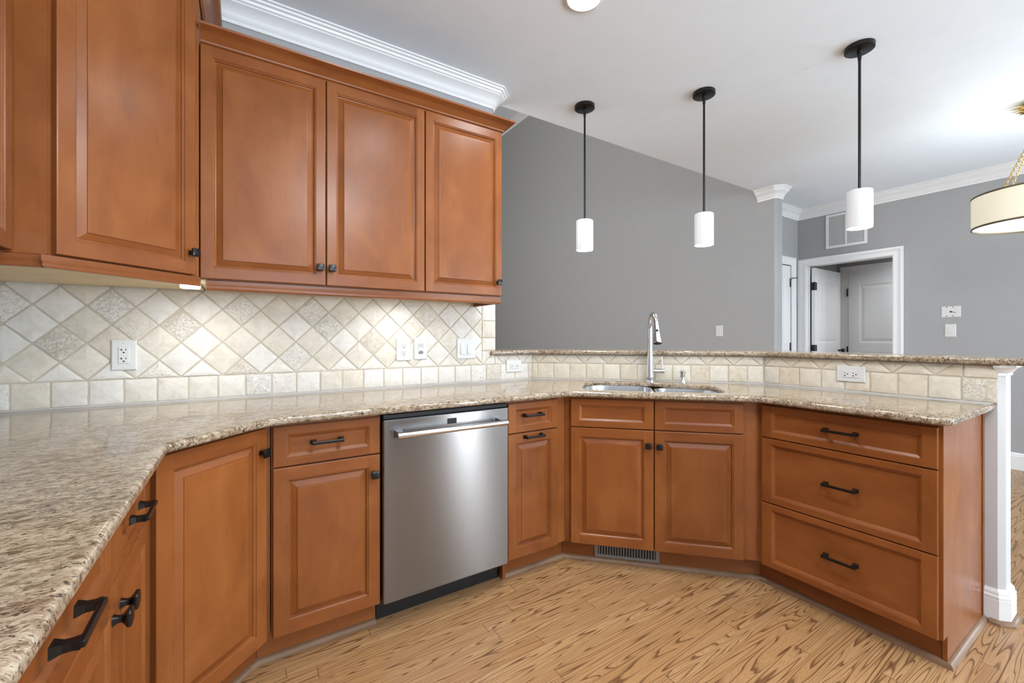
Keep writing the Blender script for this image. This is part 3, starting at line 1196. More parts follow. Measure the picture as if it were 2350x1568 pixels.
# ------------------------------------------------------------------ counters
OV = 0.041
fA, fE, fC = YA - OV, XE + OV, XC - OV
fD = CD - OV * S2
fB = (NB - OV) * S2
CEND = 0.422
front = [(fE, -0.90), (fE, fE + fD), (fA - fD, fA), (fB - fA, fA), (fC, fB - fC), (fC, CEND)]
back = [(TC + 0.010, CEND), (TC + 0.010, (NTB + 0.010) * S2 - TC - 0.010), ((NTB + 0.010) * S2 - TA - 0.010, TA + 0.010), (XW + 0.002, TA + 0.010), (XW + 0.002, -0.90)]
outline = fillet(front + back, [0.02, 0.05, 0.22, 0.16, 0.16, 0.035, 0.0, 0, 0, 0, 0], 14)


def B2(s, n):
    return ((n + s) / S2, (n - s) / S2)


cut = [(-0.135, 2.285), (0.262, 2.285), (0.585, 2.285), (0.585, 2.650), (0.340, 2.665), (0.240, 2.735), (-0.135, 2.745)]
cut_r = fillet([B2(*c) for c in cut], [0.11, 0.0, 0.11, 0.13, 0.08, 0.10, 0.17], 12)
ct = slab('countertop', outline, [cut_r], ZCB, ZC, 0.011, 'granite')
tag(ct, 'speckled beige granite countertop running round the kitchen with a sink cut-out', 'countertop')

bt_front = [(1.315, 2.310), ((NTB - 0.030) * S2 - 2.310, 2.310), (TC - 0.030, (NTB - 0.030) * S2 - TC + 0.030), (TC - 0.030, 0.20)]
bw = 0.36
bt_back = [(TC - 0.030 + bw, 0.20), (TC - 0.030 + bw, (NTB - 0.030 + bw) * S2 - TC + 0.030 - bw), ((NTB - 0.030 + bw) * S2 - 2.310 - bw, 2.310 + bw), (1.3665, 2.310 + bw), (1.3665, 2.336), (1.315, 2.336)]
bt = slab('bar_countertop', fillet(bt_front + bt_back, [0.01, 0.16, 0.16, 0.05, 0.05, 0.2, 0.2, 0.01, 0, 0.008], 12), [], KT + 0.001, KT + 0.029, 0.011, 'granite')
tag(bt, 'narrow raised granite bar top above the low tiled backsplash', 'countertop')


# ------------------------------------------------------------------ cabinet fronts
def front_panel(name, parent, x0, x1, z0, z1, raised=True, stile=0.045, rail=0.045, horiz=False, y=0.0, t=0.020):
    """cabinet door or drawer front. local x right, y into the cabinet, z up; front face at y"""
    bm = bmesh.new()
    e = 0.003

    def ring(ix, iz, d):
        return [bm.verts.new(p) for p in ((x0 + ix, y + d, z0 + iz), (x1 - ix, y + d, z0 + iz), (x1 - ix, y + d, z1 - iz), (x0 + ix, y + d, z1 - iz))]

    def strip(a, b, mi=None):
        for i in range(4):
            f = bm.faces.new((a[i], a[(i + 1) % 4], b[(i + 1) % 4], b[i]))
            f.material_index = (1 if i in (0, 2) else 0) if mi is None else mi
    back = ring(0, 0, t)
    r0 = ring(0, 0, e)
    r0b = ring(e * 0.3, e * 0.3, e * 0.3)
    r1 = ring(e, e, 0)
    strip(back, r0); strip(r0, r0b); strip(r0b, r1)
    bm.faces.new(back[::-1])
    # flat frame: full-height stiles, rails between them
    s, r = stile, rail
    X = (x0 + e, x0 + s, x1 - s, x1 - e)
    Zs = (z0 + e, z0 + r, z1 - r, z1 - e)

    def quad(a, b, c, d, mi):
        f = bm.faces.new([bm.verts.new((p, y, q)) for p, q in ((a, c), (b, c), (b, d), (a, d))])
        f.material_index = mi
    quad(X[0], X[1], Zs[0], Zs[3], 0)
    quad(X[2], X[3], Zs[0], Zs[3], 0)
    quad(X[1], X[2], Zs[0], Zs[1], 1)
    quad(X[1], X[2], Zs[2], Zs[3], 1)
    if raised:
        prof = [(0, 0.0), (0.0012, 0.0032), (0.0045, 0.0034), (0.0078, 0.0068), (0.0088, 0.0115), (0.0115, 0.0120), (0.0320, 0.0038), (0.0332, 0.0014), (0.036, 0.0010)]
    else:
        prof = [(0, 0.0), (0.0010, 0.0024), (0.0036, 0.0030), (0.0125, 0.0090), (0.0136, 0.0112), (0.0150, 0.0112)]
    rs = [ring(s + i, r + i, d) for i, d in prof]
    for a, b in zip(rs, rs[1:]):
        strip(a, b)
    f = bm.faces.new(rs[-1])
    f.material_index = 1 if horiz else 0
    return obj(name, bm, ['maple_upright', 'maple_level'], parent)


def knob(parent, x, z, y=0.0):
    """square black knob standing out of a door face (towards -y)"""
    bm = bmesh.new()
    secs = [(0.0085, 0.0), (0.0075, 0.004), (0.0055, 0.009), (0.0060, 0.014), (0.0110, 0.019), (0.0150, 0.022), (0.0158, 0.0255), (0.0145, 0.0285), (0.0100, 0.0300)]
    prev = None
    for h, d in secs:
        c = h * 0.72
        pts = []
        for sx, sz in ((1, 1), (-1, 1), (-1, -1), (1, -1)):
            for px, pz in (((h, c), (c, h)) if sx * sz > 0 else ((c, h), (h, c))):
                pts.append((x + sx * px, y - d, z + sz * pz))
        cur = [bm.verts.new(p) for p in pts]
        if prev:
            n = len(cur)
            for i in range(n):
                bm.faces.new((prev[i], prev[(i + 1) % n], cur[(i + 1) % n], cur[i]))
        else:
            bm.faces.new(cur[::-1])
        prev = cur
    bm.faces.new(prev)
    return obj('knob', bm, 'black_metal', parent, smooth=True)


def pull(parent, x, z, y=0.0, span=0.096, bar=0.0055):
    """black bar pull: two flared square feet and a straight bar"""
    bm = bmesh.new()
    for sx in (-1, 1):
        cx = x + sx * span / 2
        prev = None
        for h, w_, d in ((0.0105, 0.0085, 0.0), (0.0095, 0.008, 0.003), (0.0062, 0.006, 0.011), (0.0058, 0.0058, 0.020), (0.0068, 0.0068, 0.0285)):
            cur = [bm.verts.new((cx + a * h, y - d, z + b * w_)) for a, b in ((1, 1), (-1, 1), (-1, -1), (1, -1))]
            if prev:
                for i in range(4):
                    bm.faces.new((prev[i], prev[(i + 1) % 4], cur[(i + 1) % 4], cur[i]))
            else:
                bm.faces.new(cur[::-1])
            prev = cur
        bm.faces.new(prev)
    add_box(bm, x - span / 2 - 0.0072, x + span / 2 + 0.0072, y - 0.034, y - 0.0255, z - bar, z + bar, 0.0022)
    return obj('handle', bm, 'black_metal', parent)


def carcass(parent, x0, x1, depth, z0=0.112, z1=ZCB - 0.001, y0=0.0212, toe=True, tx0=None, tx1=None, sides=(True, True)):
    """open-topped cabinet box with a recessed toe board"""
    bm = bmesh.new()
    add_box(bm, x0, x1, y0, y0 + 0.019, z0, z1)
    add_box(bm, x0, x0 + 0.016, y0 + 0.019, depth, z0, z1)
    add_box(bm, x1 - 0.016, x1, y0 + 0.019, depth, z0, z1)
    add_box(bm, x0 + 0.016, x1 - 0.016, depth - 0.008, depth, z0, z1)
    add_box(bm, x0 + 0.016, x1 - 0.016, y0 + 0.019, depth - 0.008, z0, z0 + 0.016)
    obj('cabinet_box', bm, 'maple_upright', parent)
    if toe:
        box('toe_board', x0 if tx0 is None else tx0, x1 if tx1 is None else tx1, TK, TK + 0.016, 0.0, z0 - 0.0005, 'maple_level', parent)


ZD0, ZD1, ZDR, ZT = 0.115, 0.7165, 0.7215, 0.866

# left run, nearest the camera
c = thing('base_cabinet', 'reddish brown base cabinet nearest the camera on the left, with the largest black pull', 'cabinet', ORG['E'], ROT['E'])
carcass(c, 0.53, 1.1035, 0.60)
d = front_panel('drawer', c, 0.532, 1.1035, ZDR, ZT, False, 0.042, 0.031, True)
pull(d, 0.818, 0.790)
d = front_panel('door', c, 0.532, 1.1035, ZD0, ZD1)
knob(d, 1.076, 0.655)
c = thing('base_cabinet', 'narrow base cabinet on the left run, between the nearest one and the corner cabinet', 'cabinet', ORG['E'], ROT['E'])
carcass(c, 1.106, 1.4255, 0.60, tx1=1.4775)
d = front_panel('drawer', c, 1.1085, 1.436, ZDR, ZT, False, 0.042, 0.031, True)
pull(d, 1.270, 0.790)
d = front_panel('door', c, 1.1085, 1.436, ZD0, ZD1)
knob(d, 1.137, 0.655)
c = thing('base_cabinet', 'base cabinet at the near end of the left run, out of view', 'cabinet', ORG['E'], ROT['E'])
carcass(c, -0.88, 0.527, 0.60)
front_panel('drawer', c, -0.07, 0.527, ZDR, ZT, False, 0.042, 0.031, True)
front_panel('door', c, -0.07, 0.527, ZD0, ZD1)

# diagonal corner cabinet: one tall door
c = thing('corner_cabinet', 'diagonal corner base cabinet with one tall door and a knob at its upper right', 'cabinet', ORG['D'], ROT['D'])
d = front_panel('door', c, 0.897, 1.274, ZD0, ZT, stile=0.045)
knob(d, 1.247, 0.786)
bm = bmesh.new()
loc = lambda X, Y: ((X + CD / 2) / S2 + (Y - CD / 2) / S2, -(X + CD / 2) / S2 + (Y - CD / 2) / S2)
add_prism(bm, [loc(XE - 0.0205, XE - 0.0205 + CD + 0.0300), loc(YA + 0.0205 - CD - 0.0300, YA + 0.0205), loc(YA - CD + 0.0105, YA + 0.0205), loc(YA - CD + 0.0105, WA - 0.004), loc(XW + 0.004, WA - 0.004), loc(XW + 0.004, 1.428), loc(XE - 0.0205, 1.428)], 0.112, ZCB - 0.001)
obj('cabinet_box', bm, 'maple_upright', c)
l0, l1 = loc(cE, cE + cDq)[0], loc(tA - cDq, tA)[0]
box('toe_board', l0, l1, TK, TK + 0.016, 0, 0.1115, 'maple_level', c)

# drawer-over-door cabinet left of the dishwasher
c = thing('base_cabinet', 'base cabinet with one drawer over one door, directly left of the dishwasher', 'cabinet', ORG['A'], ROT['A'])
carcass(c, 0.088, 0.4715, 0.605, tx0=0.0445, tx1=0.4685)
d = front_panel('drawer', c, 0.0925, 0.468, ZDR, ZT, False, 0.042, 0.031, True)
pull(d, 0.2715, 0.798)
d = front_panel('door', c, 0.0925, 0.468, ZD0, ZD1)
knob(d, 0.444, 0.643)

# narrow cabinet right of the dishwasher
c = thing('base_cabinet', 'narrow base cabinet with two black pulls, between dishwasher and sink cabinet', 'cabinet', ORG['A'], ROT['A'])
carcass(c, 1.0715, 1.4365, 0.605, tx0=1.0745, tx1=nBq - tA)
d = front_panel('drawer', c, 1.0735, 1.375, ZDR, ZT, False, 0.042, 0.031, True)
pull(d, 1.213, 0.803)
d = front_panel('door', c, 1.0735, 1.375, ZD0, ZD1)
pull(d, 1.218, 0.698)
bx = box('toe_return', 1.0755, 1.0915, TK - 0.018, TK, 0.0, 0.075, 'maple_upright', c)

# sink cabinet
c = thing('sink_cabinet', 'wide sink base cabinet set at an angle, with two doors under two false drawer fronts', 'cabinet', ORG['B'], ROT['B'])
carcass(c, -0.2194, 0.7054, 0.55, tx0=(nBq - 2 * tA) / S2 + 0.002, tx1=(2 * xCq - nBq) / S2)
for a, b in ((-0.187, 0.2245), (0.2295, 0.637)):
    front_panel('false_drawer', c, a, b, ZDR, ZT, False, 0.043, 0.030, True)
d = front_panel('door', c, -0.187, 0.2245, ZD0, ZD1)
knob(d, 0.199, 0.644)
d = front_panel('door', c, 0.2295, 0.637, ZD0, ZD1)
knob(d, 0.251, 0.642)

# drawer cabinet
c = thing('drawer_cabinet', 'cabinet with three wide drawers at the right end of the counter', 'cabinet', ORG['C'], ROT['C'])
carcass(c, -1.0935, -0.469, 0.56, tx0=nBq - xCq and -(nBq - xCq), tx1=-0.4705)
for z0, z1, hz in ((0.7175, ZT, 0.797), (0.4145, 0.7135, 0.571), (ZD0, 0.4105, 0.272)):
    d = front_panel('drawer', c, -1.0685, -0.4655, z0, z1, False, 0.042, 0.027, True)
    pull(d, -0.7545, hz, span=0.103)
bm = bmesh.new()
pts = [(0.0215, 0.112), (0.0215, ZCB - 0.001), (0.5765, ZCB - 0.001), (0.5765, 0.0), (0.069, 0.0), (0.069, 0.112)]
a = [bm.verts.new((-0.4685, p, q)) for p, q in pts]
b = [bm.verts.new((-0.4550, p, q)) for p, q in pts]
bm.faces.new(a[::-1]); bm.faces.new(b)
for i in range(6):
    bm.faces.new((a[i], a[(i + 1) % 6], b[(i + 1) % 6], b[i]))
obj('side_panel', bm, 'maple_upright', c)
box('scribe_strip', -0.4550, -0.4510, 0.552, 0.5765, 0.02, ZCB - 0.001, 'maple_upright', c, 0.001)

# ------------------------------------------------------------------ dishwasher
dw = thing('dishwasher', 'stainless steel dishwasher with a round bar handle under the counter', 'dishwasher', ORG['A'], 0)
bm = bmesh.new()
add_box(bm, DWX0 + 0.0045, DWX1 - 0.0045, -0.014, 0.022, 0.112, 0.853, 0.005, seg=3)
dwd = obj('door', bm, 'brushed_steel', dw)
uvl = dwd.data.uv_layers.new(name='brush_direction')
for lp in dwd.data.loops:
    co = dwd.data.vertices[lp.vertex_index].co
    uvl.data[lp.index].uv = (co.x + co.y * 0.3, co.z + co.y * 0.1)
box('tub', DWX0 + 0.003, DWX1 - 0.003, 0.030, 0.57, 0.10, 0.872, 'black_rubber', dw)
box('control_edge', DWX0 + 0.006, DWX1 - 0.006, -0.004, 0.028, 0.8535, 0.8725, 'black_rubber', dw, 0.003)
box('toe_panel', DWX0 + 0.003, DWX1 - 0.003, 0.088, 0.104, 0.0, 0.0995, 'black_rubber', dw)
dr = [x for x in dw.children if x.name.startswith('door')][0]
lb = [(-0.0205, -0.0145), (0.0205, -0.0145)]
box('display', 0.753, 0.797, -0.0152, -0.013, 0.808, 0.832, 'slot_black', dr, 0.0005)
hb = bmesh.new()
HZ, HYY = 0.795, -0.066
add_tube(hb, [(0.520, HYY, HZ), (1.026, HYY, HZ)], 0.0118, 20)
h = obj('handle', hb, 'chrome', dr, smooth=True)
for cx in (0.536, 1.010):
    bm = bmesh.new()
    add_tube(bm, [(cx - 0.017, HYY, HZ), (cx + 0.017, HYY, HZ)], 0.0128, 20)
    for k in range(5):
        xx = cx - 0.014 + k * 0.007
        add_tube(bm, [(xx - 0.0012, HYY, HZ), (xx + 0.0012, HYY, HZ)], 0.0136, 20)
    # bracket
    prev = None
    for yy, w_, hh in ((-0.0135, 0.017, 0.017), (-0.030, 0.013, 0.0125), (-0.056, 0.0115, 0.011), (HYY, 0.011, 0.0095)):
        cur = [bm.verts.new((cx + p * w_, yy, HZ + q * hh)) for p, q in ((1, 1), (-1, 1), (-1, -1), (1, -1))]
        if prev:
            for i in range(4):
                bm.faces.new((prev[i], prev[(i + 1) % 4], cur[(i + 1) % 4], cur[i]))
        prev = cur
    obj('handle_bracket', bm, 'chrome', dr, smooth=True)

# ------------------------------------------------------------------ register in the toe board
vr = thing('floor_register', 'grey slotted vent grille in the toe board under the sink cabinet', 'vent',
           ((NB + TK - 0.0005) / S2 + 0.0965 / S2, (NB + TK - 0.0005) / S2 - 0.0965 / S2, 0.0635), -PI / 4)
bm = bmesh.new()
VW, VH = 0.1635, 0.0395
for q in ((-VW + 0.018, VW - 0.018, -VH, -VH + 0.014), (-VW + 0.018, VW - 0.018, VH - 0.008, VH), (-VW, -VW + 0.018, -VH, VH), (VW - 0.018, VW, -VH, VH)):
    add_box(bm, q[0], q[1], -0.006, 0.0, q[2], q[3], 0.0)
obj('frame', bm, 'vent_grey', vr)
bm = bmesh.new()
for k in range(21):
    x = -VW + 0.018 + (k + 0.5) * (2 * VW - 0.036) / 21
    add_box(bm, x - 0.0028, x + 0.0028, -0.0048, -0.0008, -VH + 0.012, VH - 0.006)
obj('slats', bm, 'vent_grey', vr)
box('dark_backing', -VW + 0.01, VW - 0.01, -0.0007, 0.0, -VH + 0.006, VH - 0.004, 'slot_black', vr)

# ------------------------------------------------------------------ sink, faucet, soap pump
sk = thing('sink', 'stainless steel double bowl sink sunk into the granite counter', 'sink', ORG['B'][:2] + (ZCB,), -PI / 4)


def bowl(poly, radii, depth):
    """poly in (s, n) -> local x = s, y = n - NB"""
    p = fillet(poly, radii, 8)
    bm = bmesh.new()
    n = len(p)
    cx, cy = sum(a for a, b in p) / n, sum(b for a, b in p) / n
    lev = [(1.0, 0.0), (0.995, -0.01), (0.975, -depth * 0.8), (0.94, -depth * 0.94), (0.86, -depth * 0.985), (0.15, -depth)]
    rings = []
    for f, z in lev:
        rings.append([bm.verts.new((cx + (a - cx) * f, cy + (b - cy) * f - NB, z)) for a, b in p])
    for a, b in zip(rings, rings[1:]):
        for i in range(n):
            bm.faces.new((a[i], a[(i + 1) % n], b[(i + 1) % n], b[i]))
    bm.faces.new(rings[-1])
    # flange under the stone
    fl = [bm.verts.new((cx + (a - cx) * 1.05, cy + (b - cy) * 1.05 - NB, -0.0005)) for a, b in p]
    fb = [bm.verts.new((cx + (a - cx) * 1.05, cy + (b - cy) * 1.05 - NB, -0.003)) for a, b in p]
    for i in range(n):
        bm.faces.new((fl[i], fl[(i + 1) % n], rings[0][(i + 1) % n], rings[0][i]))
        bm.faces.new((fb[i], fb[(i + 1) % n], fl[(i + 1) % n], fl[i]))
    o = obj('bowl', bm, 'sink_steel', sk, smooth=True)
    lathe('drain', [(0.0, -depth + 0.003), (0.03, -depth + 0.003), (0.042, -depth + 0.004), (0.045, -depth + 0.001)], 'chrome', o, 24, Matrix.Translation((cx, cy - NB, 0)))


bowl([(-0.141, 2.279), (0.246, 2.279), (0.246, 2.741), (-0.141, 2.751)], [0.11, 0.07, 0.07, 0.16], 0.21)
bowl([(0.272, 2.279), (0.591, 2.279), (0.591, 2.656), (0.272, 2.671)], [0.07, 0.11, 0.13, 0.07], 0.17)

fx, fy = B2(0.257, 2.765)
fa = thing('faucet', 'tall chrome gooseneck faucet with pull-down head behind the sink', 'faucet', (fx, fy, ZC), -PI / 4)
lathe('base', [(0.0, 0.0), (0.029, 0.0), (0.029, 0.004), (0.0255, 0.007), (0.0245, 0.022), (0.026, 0.026), (0.026, 0.030), (0.0, 0.031)], 'chrome', fa, 32)
prof = [(0.0245, 0.030), (0.0235, 0.05), (0.0225, 0.09), (0.0200, 0.130), (0.0165, 0.170), (0.0140, 0.205), (0.0132, 0.24)]
lathe('body', prof, 'chrome', fa, 32)
# spout: up, over and down towards the sink (local -y), turned slightly to the right
pts = [(0, 0, 0.235), (0, 0, 0.32)]
RR = 0.092
tw = 0.10
for k in range(0, 15):
    a_ = PI * k / 14 * 0.93
    r_ = RR * (1 - math.cos(a_))
    pts.append((r_ * tw, -r_, 0.325 + RR * math.sin(a_)))
tube('spout', pts, [0.0132] * 2 + [0.0128] * (len(pts) - 2), 'chrome', fa, 20)
e0, e1_ = Vector(pts[-2]), Vector(pts[-1])
dirv = (e1_ - e0).normalized()
hd = bmesh.new()
sec = [(0.0135, -0.004), (0.0152, 0.002), (0.0152, 0.012), (0.0158, 0.03), (0.0192, 0.065), (0.0230, 0.092), (0.0238, 0.104), (0.0230, 0.108), (0.0, 0.108)]
q = dirv.to_track_quat('Z', 'Y').to_matrix().to_4x4()
add_lathe(hd, sec, 28, Matrix.Translation(e1_) @ q)
head = obj('spray_head', hd, 'chrome', fa, smooth=True)
lathe('spray_face', [(0.0, 0.113), (0.018, 0.113), (0.0224, 0.111), (0.0228, 0.106)], 'black_rubber', head, 24, Matrix.Translation(e1_) @ q)
bm = bmesh.new()
bc = e1_ + dirv * 0.038 + Vector((0.0, -0.0145, 0.0))
add_lathe(bm, [(0.0, 0.004), (0.0055, 0.003), (0.0075, 0.0)], 16, Matrix.Translation(bc) @ Matrix.Diagonal((1, 1, 2.0, 1)) @ Matrix.Rotation(PI / 2, 4, 'X'))
obj('button', bm, 'black_rubber', head, smooth=True)
hm = bmesh.new()
add_tube(hm, [(0.015, 0, 0.068), (0.060, 0, 0.068)], [0.0135, 0.0130], 20)
add_tube(hm, [(0.0605, 0, 0.068), (0.083, 0, 0.068)], [0.0145, 0.0145], 20)
add_tube(hm, [(0.074, 0, 0.078), (0.072, 0.004, 0.11), (0.069, 0.008, 0.155)], [0.0055, 0.0048, 0.0042], 10)
obj('lever', hm, 'chrome', fa, smooth=True)

sx_, sy_ = B2(0.442, 2.735)
sp = thing('soap_dispenser', 'short chrome soap pump on the granite to the right of the faucet', 'soap dispenser', (sx_, sy_, ZC), -PI / 4)
lathe('base', [(0.0, 0.0), (0.023, 0.0), (0.023, 0.004), (0.017, 0.010), (0.0135, 0.022), (0.0140, 0.040), (0.0155, 0.055), (0.0155, 0.058), (0.0, 0.0585)], 'chrome', sp, 28)
lathe('pump_head', [(0.0, 0.059), (0.0165, 0.059), (0.0175, 0.063), (0.0170, 0.072), (0.0130, 0.076), (0.0, 0.077)], 'chrome', sp, 28)
tube('nozzle', [(0, -0.012, 0.067), (0, -0.032, 0.068), (0, -0.046, 0.063)], [0.0062, 0.0055, 0.0045], 'chrome', sp, 10)

# ------------------------------------------------------------------ upper cabinets
YU = 2.030
ZU0, ZU1 = 1.4145, 2.321
uo = (0, YU, 0)


def upper_box(c, x0, x1, depth, z0, z1):
    bm = bmesh.new()
    add_box(bm, x0, x1, 0.0212, depth, z0 + 0.02, z1)
    obj('cabinet_box', bm, 'maple_upright', c)
    box('underside', x0 + 0.002, x1 - 0.002, 0.024, depth, z0 + 0.004, z0 + 0.0195, 'maple_interior', c)


DU = WA - YU - 0.003
c = thing('upper_cabinet', 'double door wall cabinet between the tall corner cabinet and the single door one', 'cabinet', uo, 0)
upper_box(c, -0.138, 0.7725, DU, 1.392, 2.335)
d = front_panel('door', c, -0.1365, 0.3125, ZU0, ZU1, True, 0.039, 0.043)
knob(d, 0.288, 1.489)
d = front_panel('door', c, 0.3165, 0.7705, ZU0, ZU1, True, 0.039, 0.043)
knob(d, 0.337, 1.489)
c = thing('upper_cabinet', 'single door wall cabinet at the right end of the row, next to the opening', 'cabinet', uo, 0)
upper_box(c, 0.7735, 1.219, DU, 1.392, 2.335)
d = front_panel('door', c, 0.7755, 1.220, ZU0, ZU1, True, 0.039, 0.043)
knob(d, 1.194, 1.486)

ccp = [(0, 0), (0.004, 0.0), (0.004, 0.006), (0.012, 0.010), (0.014, 0.015), (0.012, 0.019), (0.018, 0.024), (0.026, 0.034), (0.040, 0.044), (0.054, 0.049), (0.060, 0.052), (0.062, 0.060), (0.0, 0.060)]
cm = sweep('cabinet_crown', [(-0.136, YU + 0.012), (1.219, YU + 0.012), (1.219, WA - 0.004)], [(a_ + 0.001, 2.3185 + b_) for a_, b_ in ccp], 'maple_level', smooth=True)
tag(cm, 'brown crown moulding along the top of the lower row of wall cabinets', 'moulding')
lr = sweep('light_rail', [(-0.118, YU + 0.0235), (1.217, YU + 0.0235), (1.217, WA - 0.014)], [(-0.014, 1.371), (0.003, 1.371), (0.006, 1.376), (0.004, 1.383), (0.006, 1.389), (0.006, 1.4095), (0.0, 1.4115), (-0.0015, 1.4115), (-0.0015, 1.3915), (-0.014, 1.3915)], 'maple_level', smooth=True)
tag(lr, 'brown trim strip under the right-hand row of wall cabinets', 'moulding')

# tall diagonal wall cabinet in the corner
CU = 2.12
uD = (-CU / 2, CU / 2, 0)
c = thing('corner_wall_cabinet', 'tall diagonal wall cabinet in the corner, reaching above the others', 'cabinet', uD, PI / 4)
lu = lambda X, Y: ((X + CU / 2) / S2 + (Y - CU / 2) / S2, -(X + CU / 2) / S2 + (Y - CU / 2) / S2)
ZL0 = 1.4185
xl, xr = lu(-0.4365, 1.6835)[0], lu(-0.1455, 1.9745)[0]
d = front_panel('door', c, xl, xr, ZL0, 2.475, True, 0.041, 0.044)
knob(d, xr - 0.020, 1.497)
bm = bmesh.new()
q = 0.0212 * S2
XR = -0.1395
XL = -0.456
body = [lu(XR, XR + CU + q), lu(XR, WA - 0.003), lu(XW + 0.003, WA - 0.003), lu(XW + 0.003, 1.690), lu(XL, 1.690), lu(XL, XL + CU + q)]
add_prism(bm, body, ZL0 - 0.018, 2.50)
obj('cabinet_box', bm, 'maple_upright', c)
under = [lu(XR - 0.003, XR + CU + q), lu(XR - 0.003, WA - 0.016), lu(XW + 0.006, WA - 0.016), lu(XW + 0.006, 1.693), lu(XL + 0.003, 1.693), lu(XL + 0.003, XL + CU + q + 0.003)]
bm = bmesh.new()
add_prism(bm, under, ZL0 - 0.026, ZL0 - 0.0185)
obj('underside', bm, 'maple_interior', c)
pth = [lu(XL - 0.10, 1.688), lu(XL, 1.688), lu(XL, XL + CU + q * 0.55), lu(XR, XR + CU + q * 0.55), lu(XR, 2.025)]
bm = bmesh.new()
add_sweep(bm, pth, [(-0.012, 1.379), (0.003, 1.379), (0.005, 1.385), (0.004, 1.392), (0.006, 1.396), (0.006, 1.413), (0.0, 1.416), (-0.001, 1.416), (-0.001, 1.392), (-0.012, 1.392)])
obj('bottom_rail', bm, 'maple_level', c, smooth=True)
pth = [lu(XL - 0.05, 1.688), lu(XL, 1.688), lu(XL, XL + CU + q * 0.55), lu(XR, XR + CU + q * 0.55), lu(XR, WA - 0.006)]
bm = bmesh.new()
add_sweep(bm, pth, [(a_ + 0.001, 2.478 + b_ * 2.3) for a_, b_ in ccp])
obj('crown', bm, 'maple_level', c, smooth=True)

# wall cabinet on the left wall
c = thing('upper_cabinet', 'wall cabinet at the far left edge, mostly out of view', 'cabinet', (-0.520, 0, 0), PI / 2)
upper_box(c, 0.86, 1.686, 0.31, 1.398, 2.50)
front_panel('door', c, 1.263, 1.6845, 1.420, 2.475, True, 0.041, 0.044)
front_panel('door', c, 0.862, 1.259, 1.420, 2.475, True, 0.041, 0.044)
bm = bmesh.new()
add_sweep(bm, [(0.86, 0.0235), (1.683, 0.0235)], [(-0.012, 1.379), (0.003, 1.379), (0.005, 1.385), (0.004, 1.392), (0.006, 1.396), (0.006, 1.415), (0.0, 1.4165), (-0.012, 1.4165)])
obj('bottom_rail', bm, 'maple_level', c, smooth=True)

# under-cabinet light bars
for i, (x0, x1, yy, lab) in enumerate(((-0.200, -0.135, 2.030, 'lit white light bar end under the tall corner wall cabinet'),
                                       (0.66, 0.74, 2.085, 'small white light bar fixed under the double door wall cabinet'))):
    z = 1.3915 if i else 1.384
    ul = thing('under_cabinet_light', lab, 'lamp', ((x0 + x1) / 2, yy, z), 0, 'light bars under the wall cabinets')
    w = (x1 - x0) / 2
    box('housing', -w, w, -0.02, 0.04, -0.002, 0.004 if i else 0.0078, 'white_plastic', ul, 0.001)
    box('lens', -w + 0.003, w - 0.003, -0.016, 0.036, -0.004 if i else -0.011, -0.002, 'strip_light', ul, 0.001)
    area_light('under_cabinet_glow', ((x0 + x1) / 2 + (0.0 if i else 0.02), yy + 0.055, z - 0.013), (math.radians(10), 0, 0), 0.10, 0.06, 0.70 if i else 0.85, (1, 0.99, 0.96), 150)

# ------------------------------------------------------------------ pendants
def pendant(x, y, zb, zt, r, label):
    p = thing('pendant_light', label, 'lamp', (x, y, 0), 0, 'pendant lamps over the bar')
    lathe('canopy', [(0, CEIL - 0.024), (0.060, CEIL - 0.024), (0.066, CEIL - 0.021), (0.067, CEIL - 0.001), (0, CEIL - 0.001)], 'black_metal', p, 40)
    lathe('collar', [(0.0, CEIL - 0.075), (0.0075, CEIL - 0.075), (0.0095, CEIL - 0.055), (0.011, CEIL - 0.024)], 'black_metal', p, 16)
    tube('rod', [(0, 0, zt - 0.004), (0, 0, CEIL - 0.03)], 0.0066, 'black_metal', p, 14)
    bm = bmesh.new()
    add_lathe(bm, [(0.012, zt), (r - 0.008, zt), (r - 0.001, zt - 0.004), (r, zt - 0.012), (r, zb + 0.004), (r - 0.002, zb), (r - 0.005, zb + 0.002), (r - 0.005, zt - 0.016), (0.012, zt - 0.006)], 40)
    sh = obj('shade', bm, 'opal_glass_lit', p, smooth=True)
    lathe('bulb', [(0.0, zb + 0.045), (0.018, zb + 0.052), (0.026, zb + 0.072), (0.022, zb + 0.095), (0.013, zb + 0.115), (0.013, zt - 0.016)], 'bulb_lit', p, 20)
    lt = bpy.data.lights.new('pendant_glow', 'POINT')
    lt.energy = 6.0
    lt.shadow_soft_size = 0.03
    lt.color = (1, 0.94, 0.84)
    lo = bpy.data.objects.new('pendant_glow', lt)
    COL.objects.link(lo)
    lo.parent = p
    lo.location = (0, 0, zb + 0.02)


pendant(1.946, 2.158, 1.768, 1.970, 0.0570, 'farthest of three black pendant lamps with white glass shades, left of the faucet')
pendant(2.480, 1.634, 1.768, 1.970, 0.0570, 'middle one of three black pendant lamps with white glass shades')
pendant(2.790, 0.930, 1.768, 1.970, 0.0570, 'nearest and largest looking of three black pendant lamps, in front of the air grille')

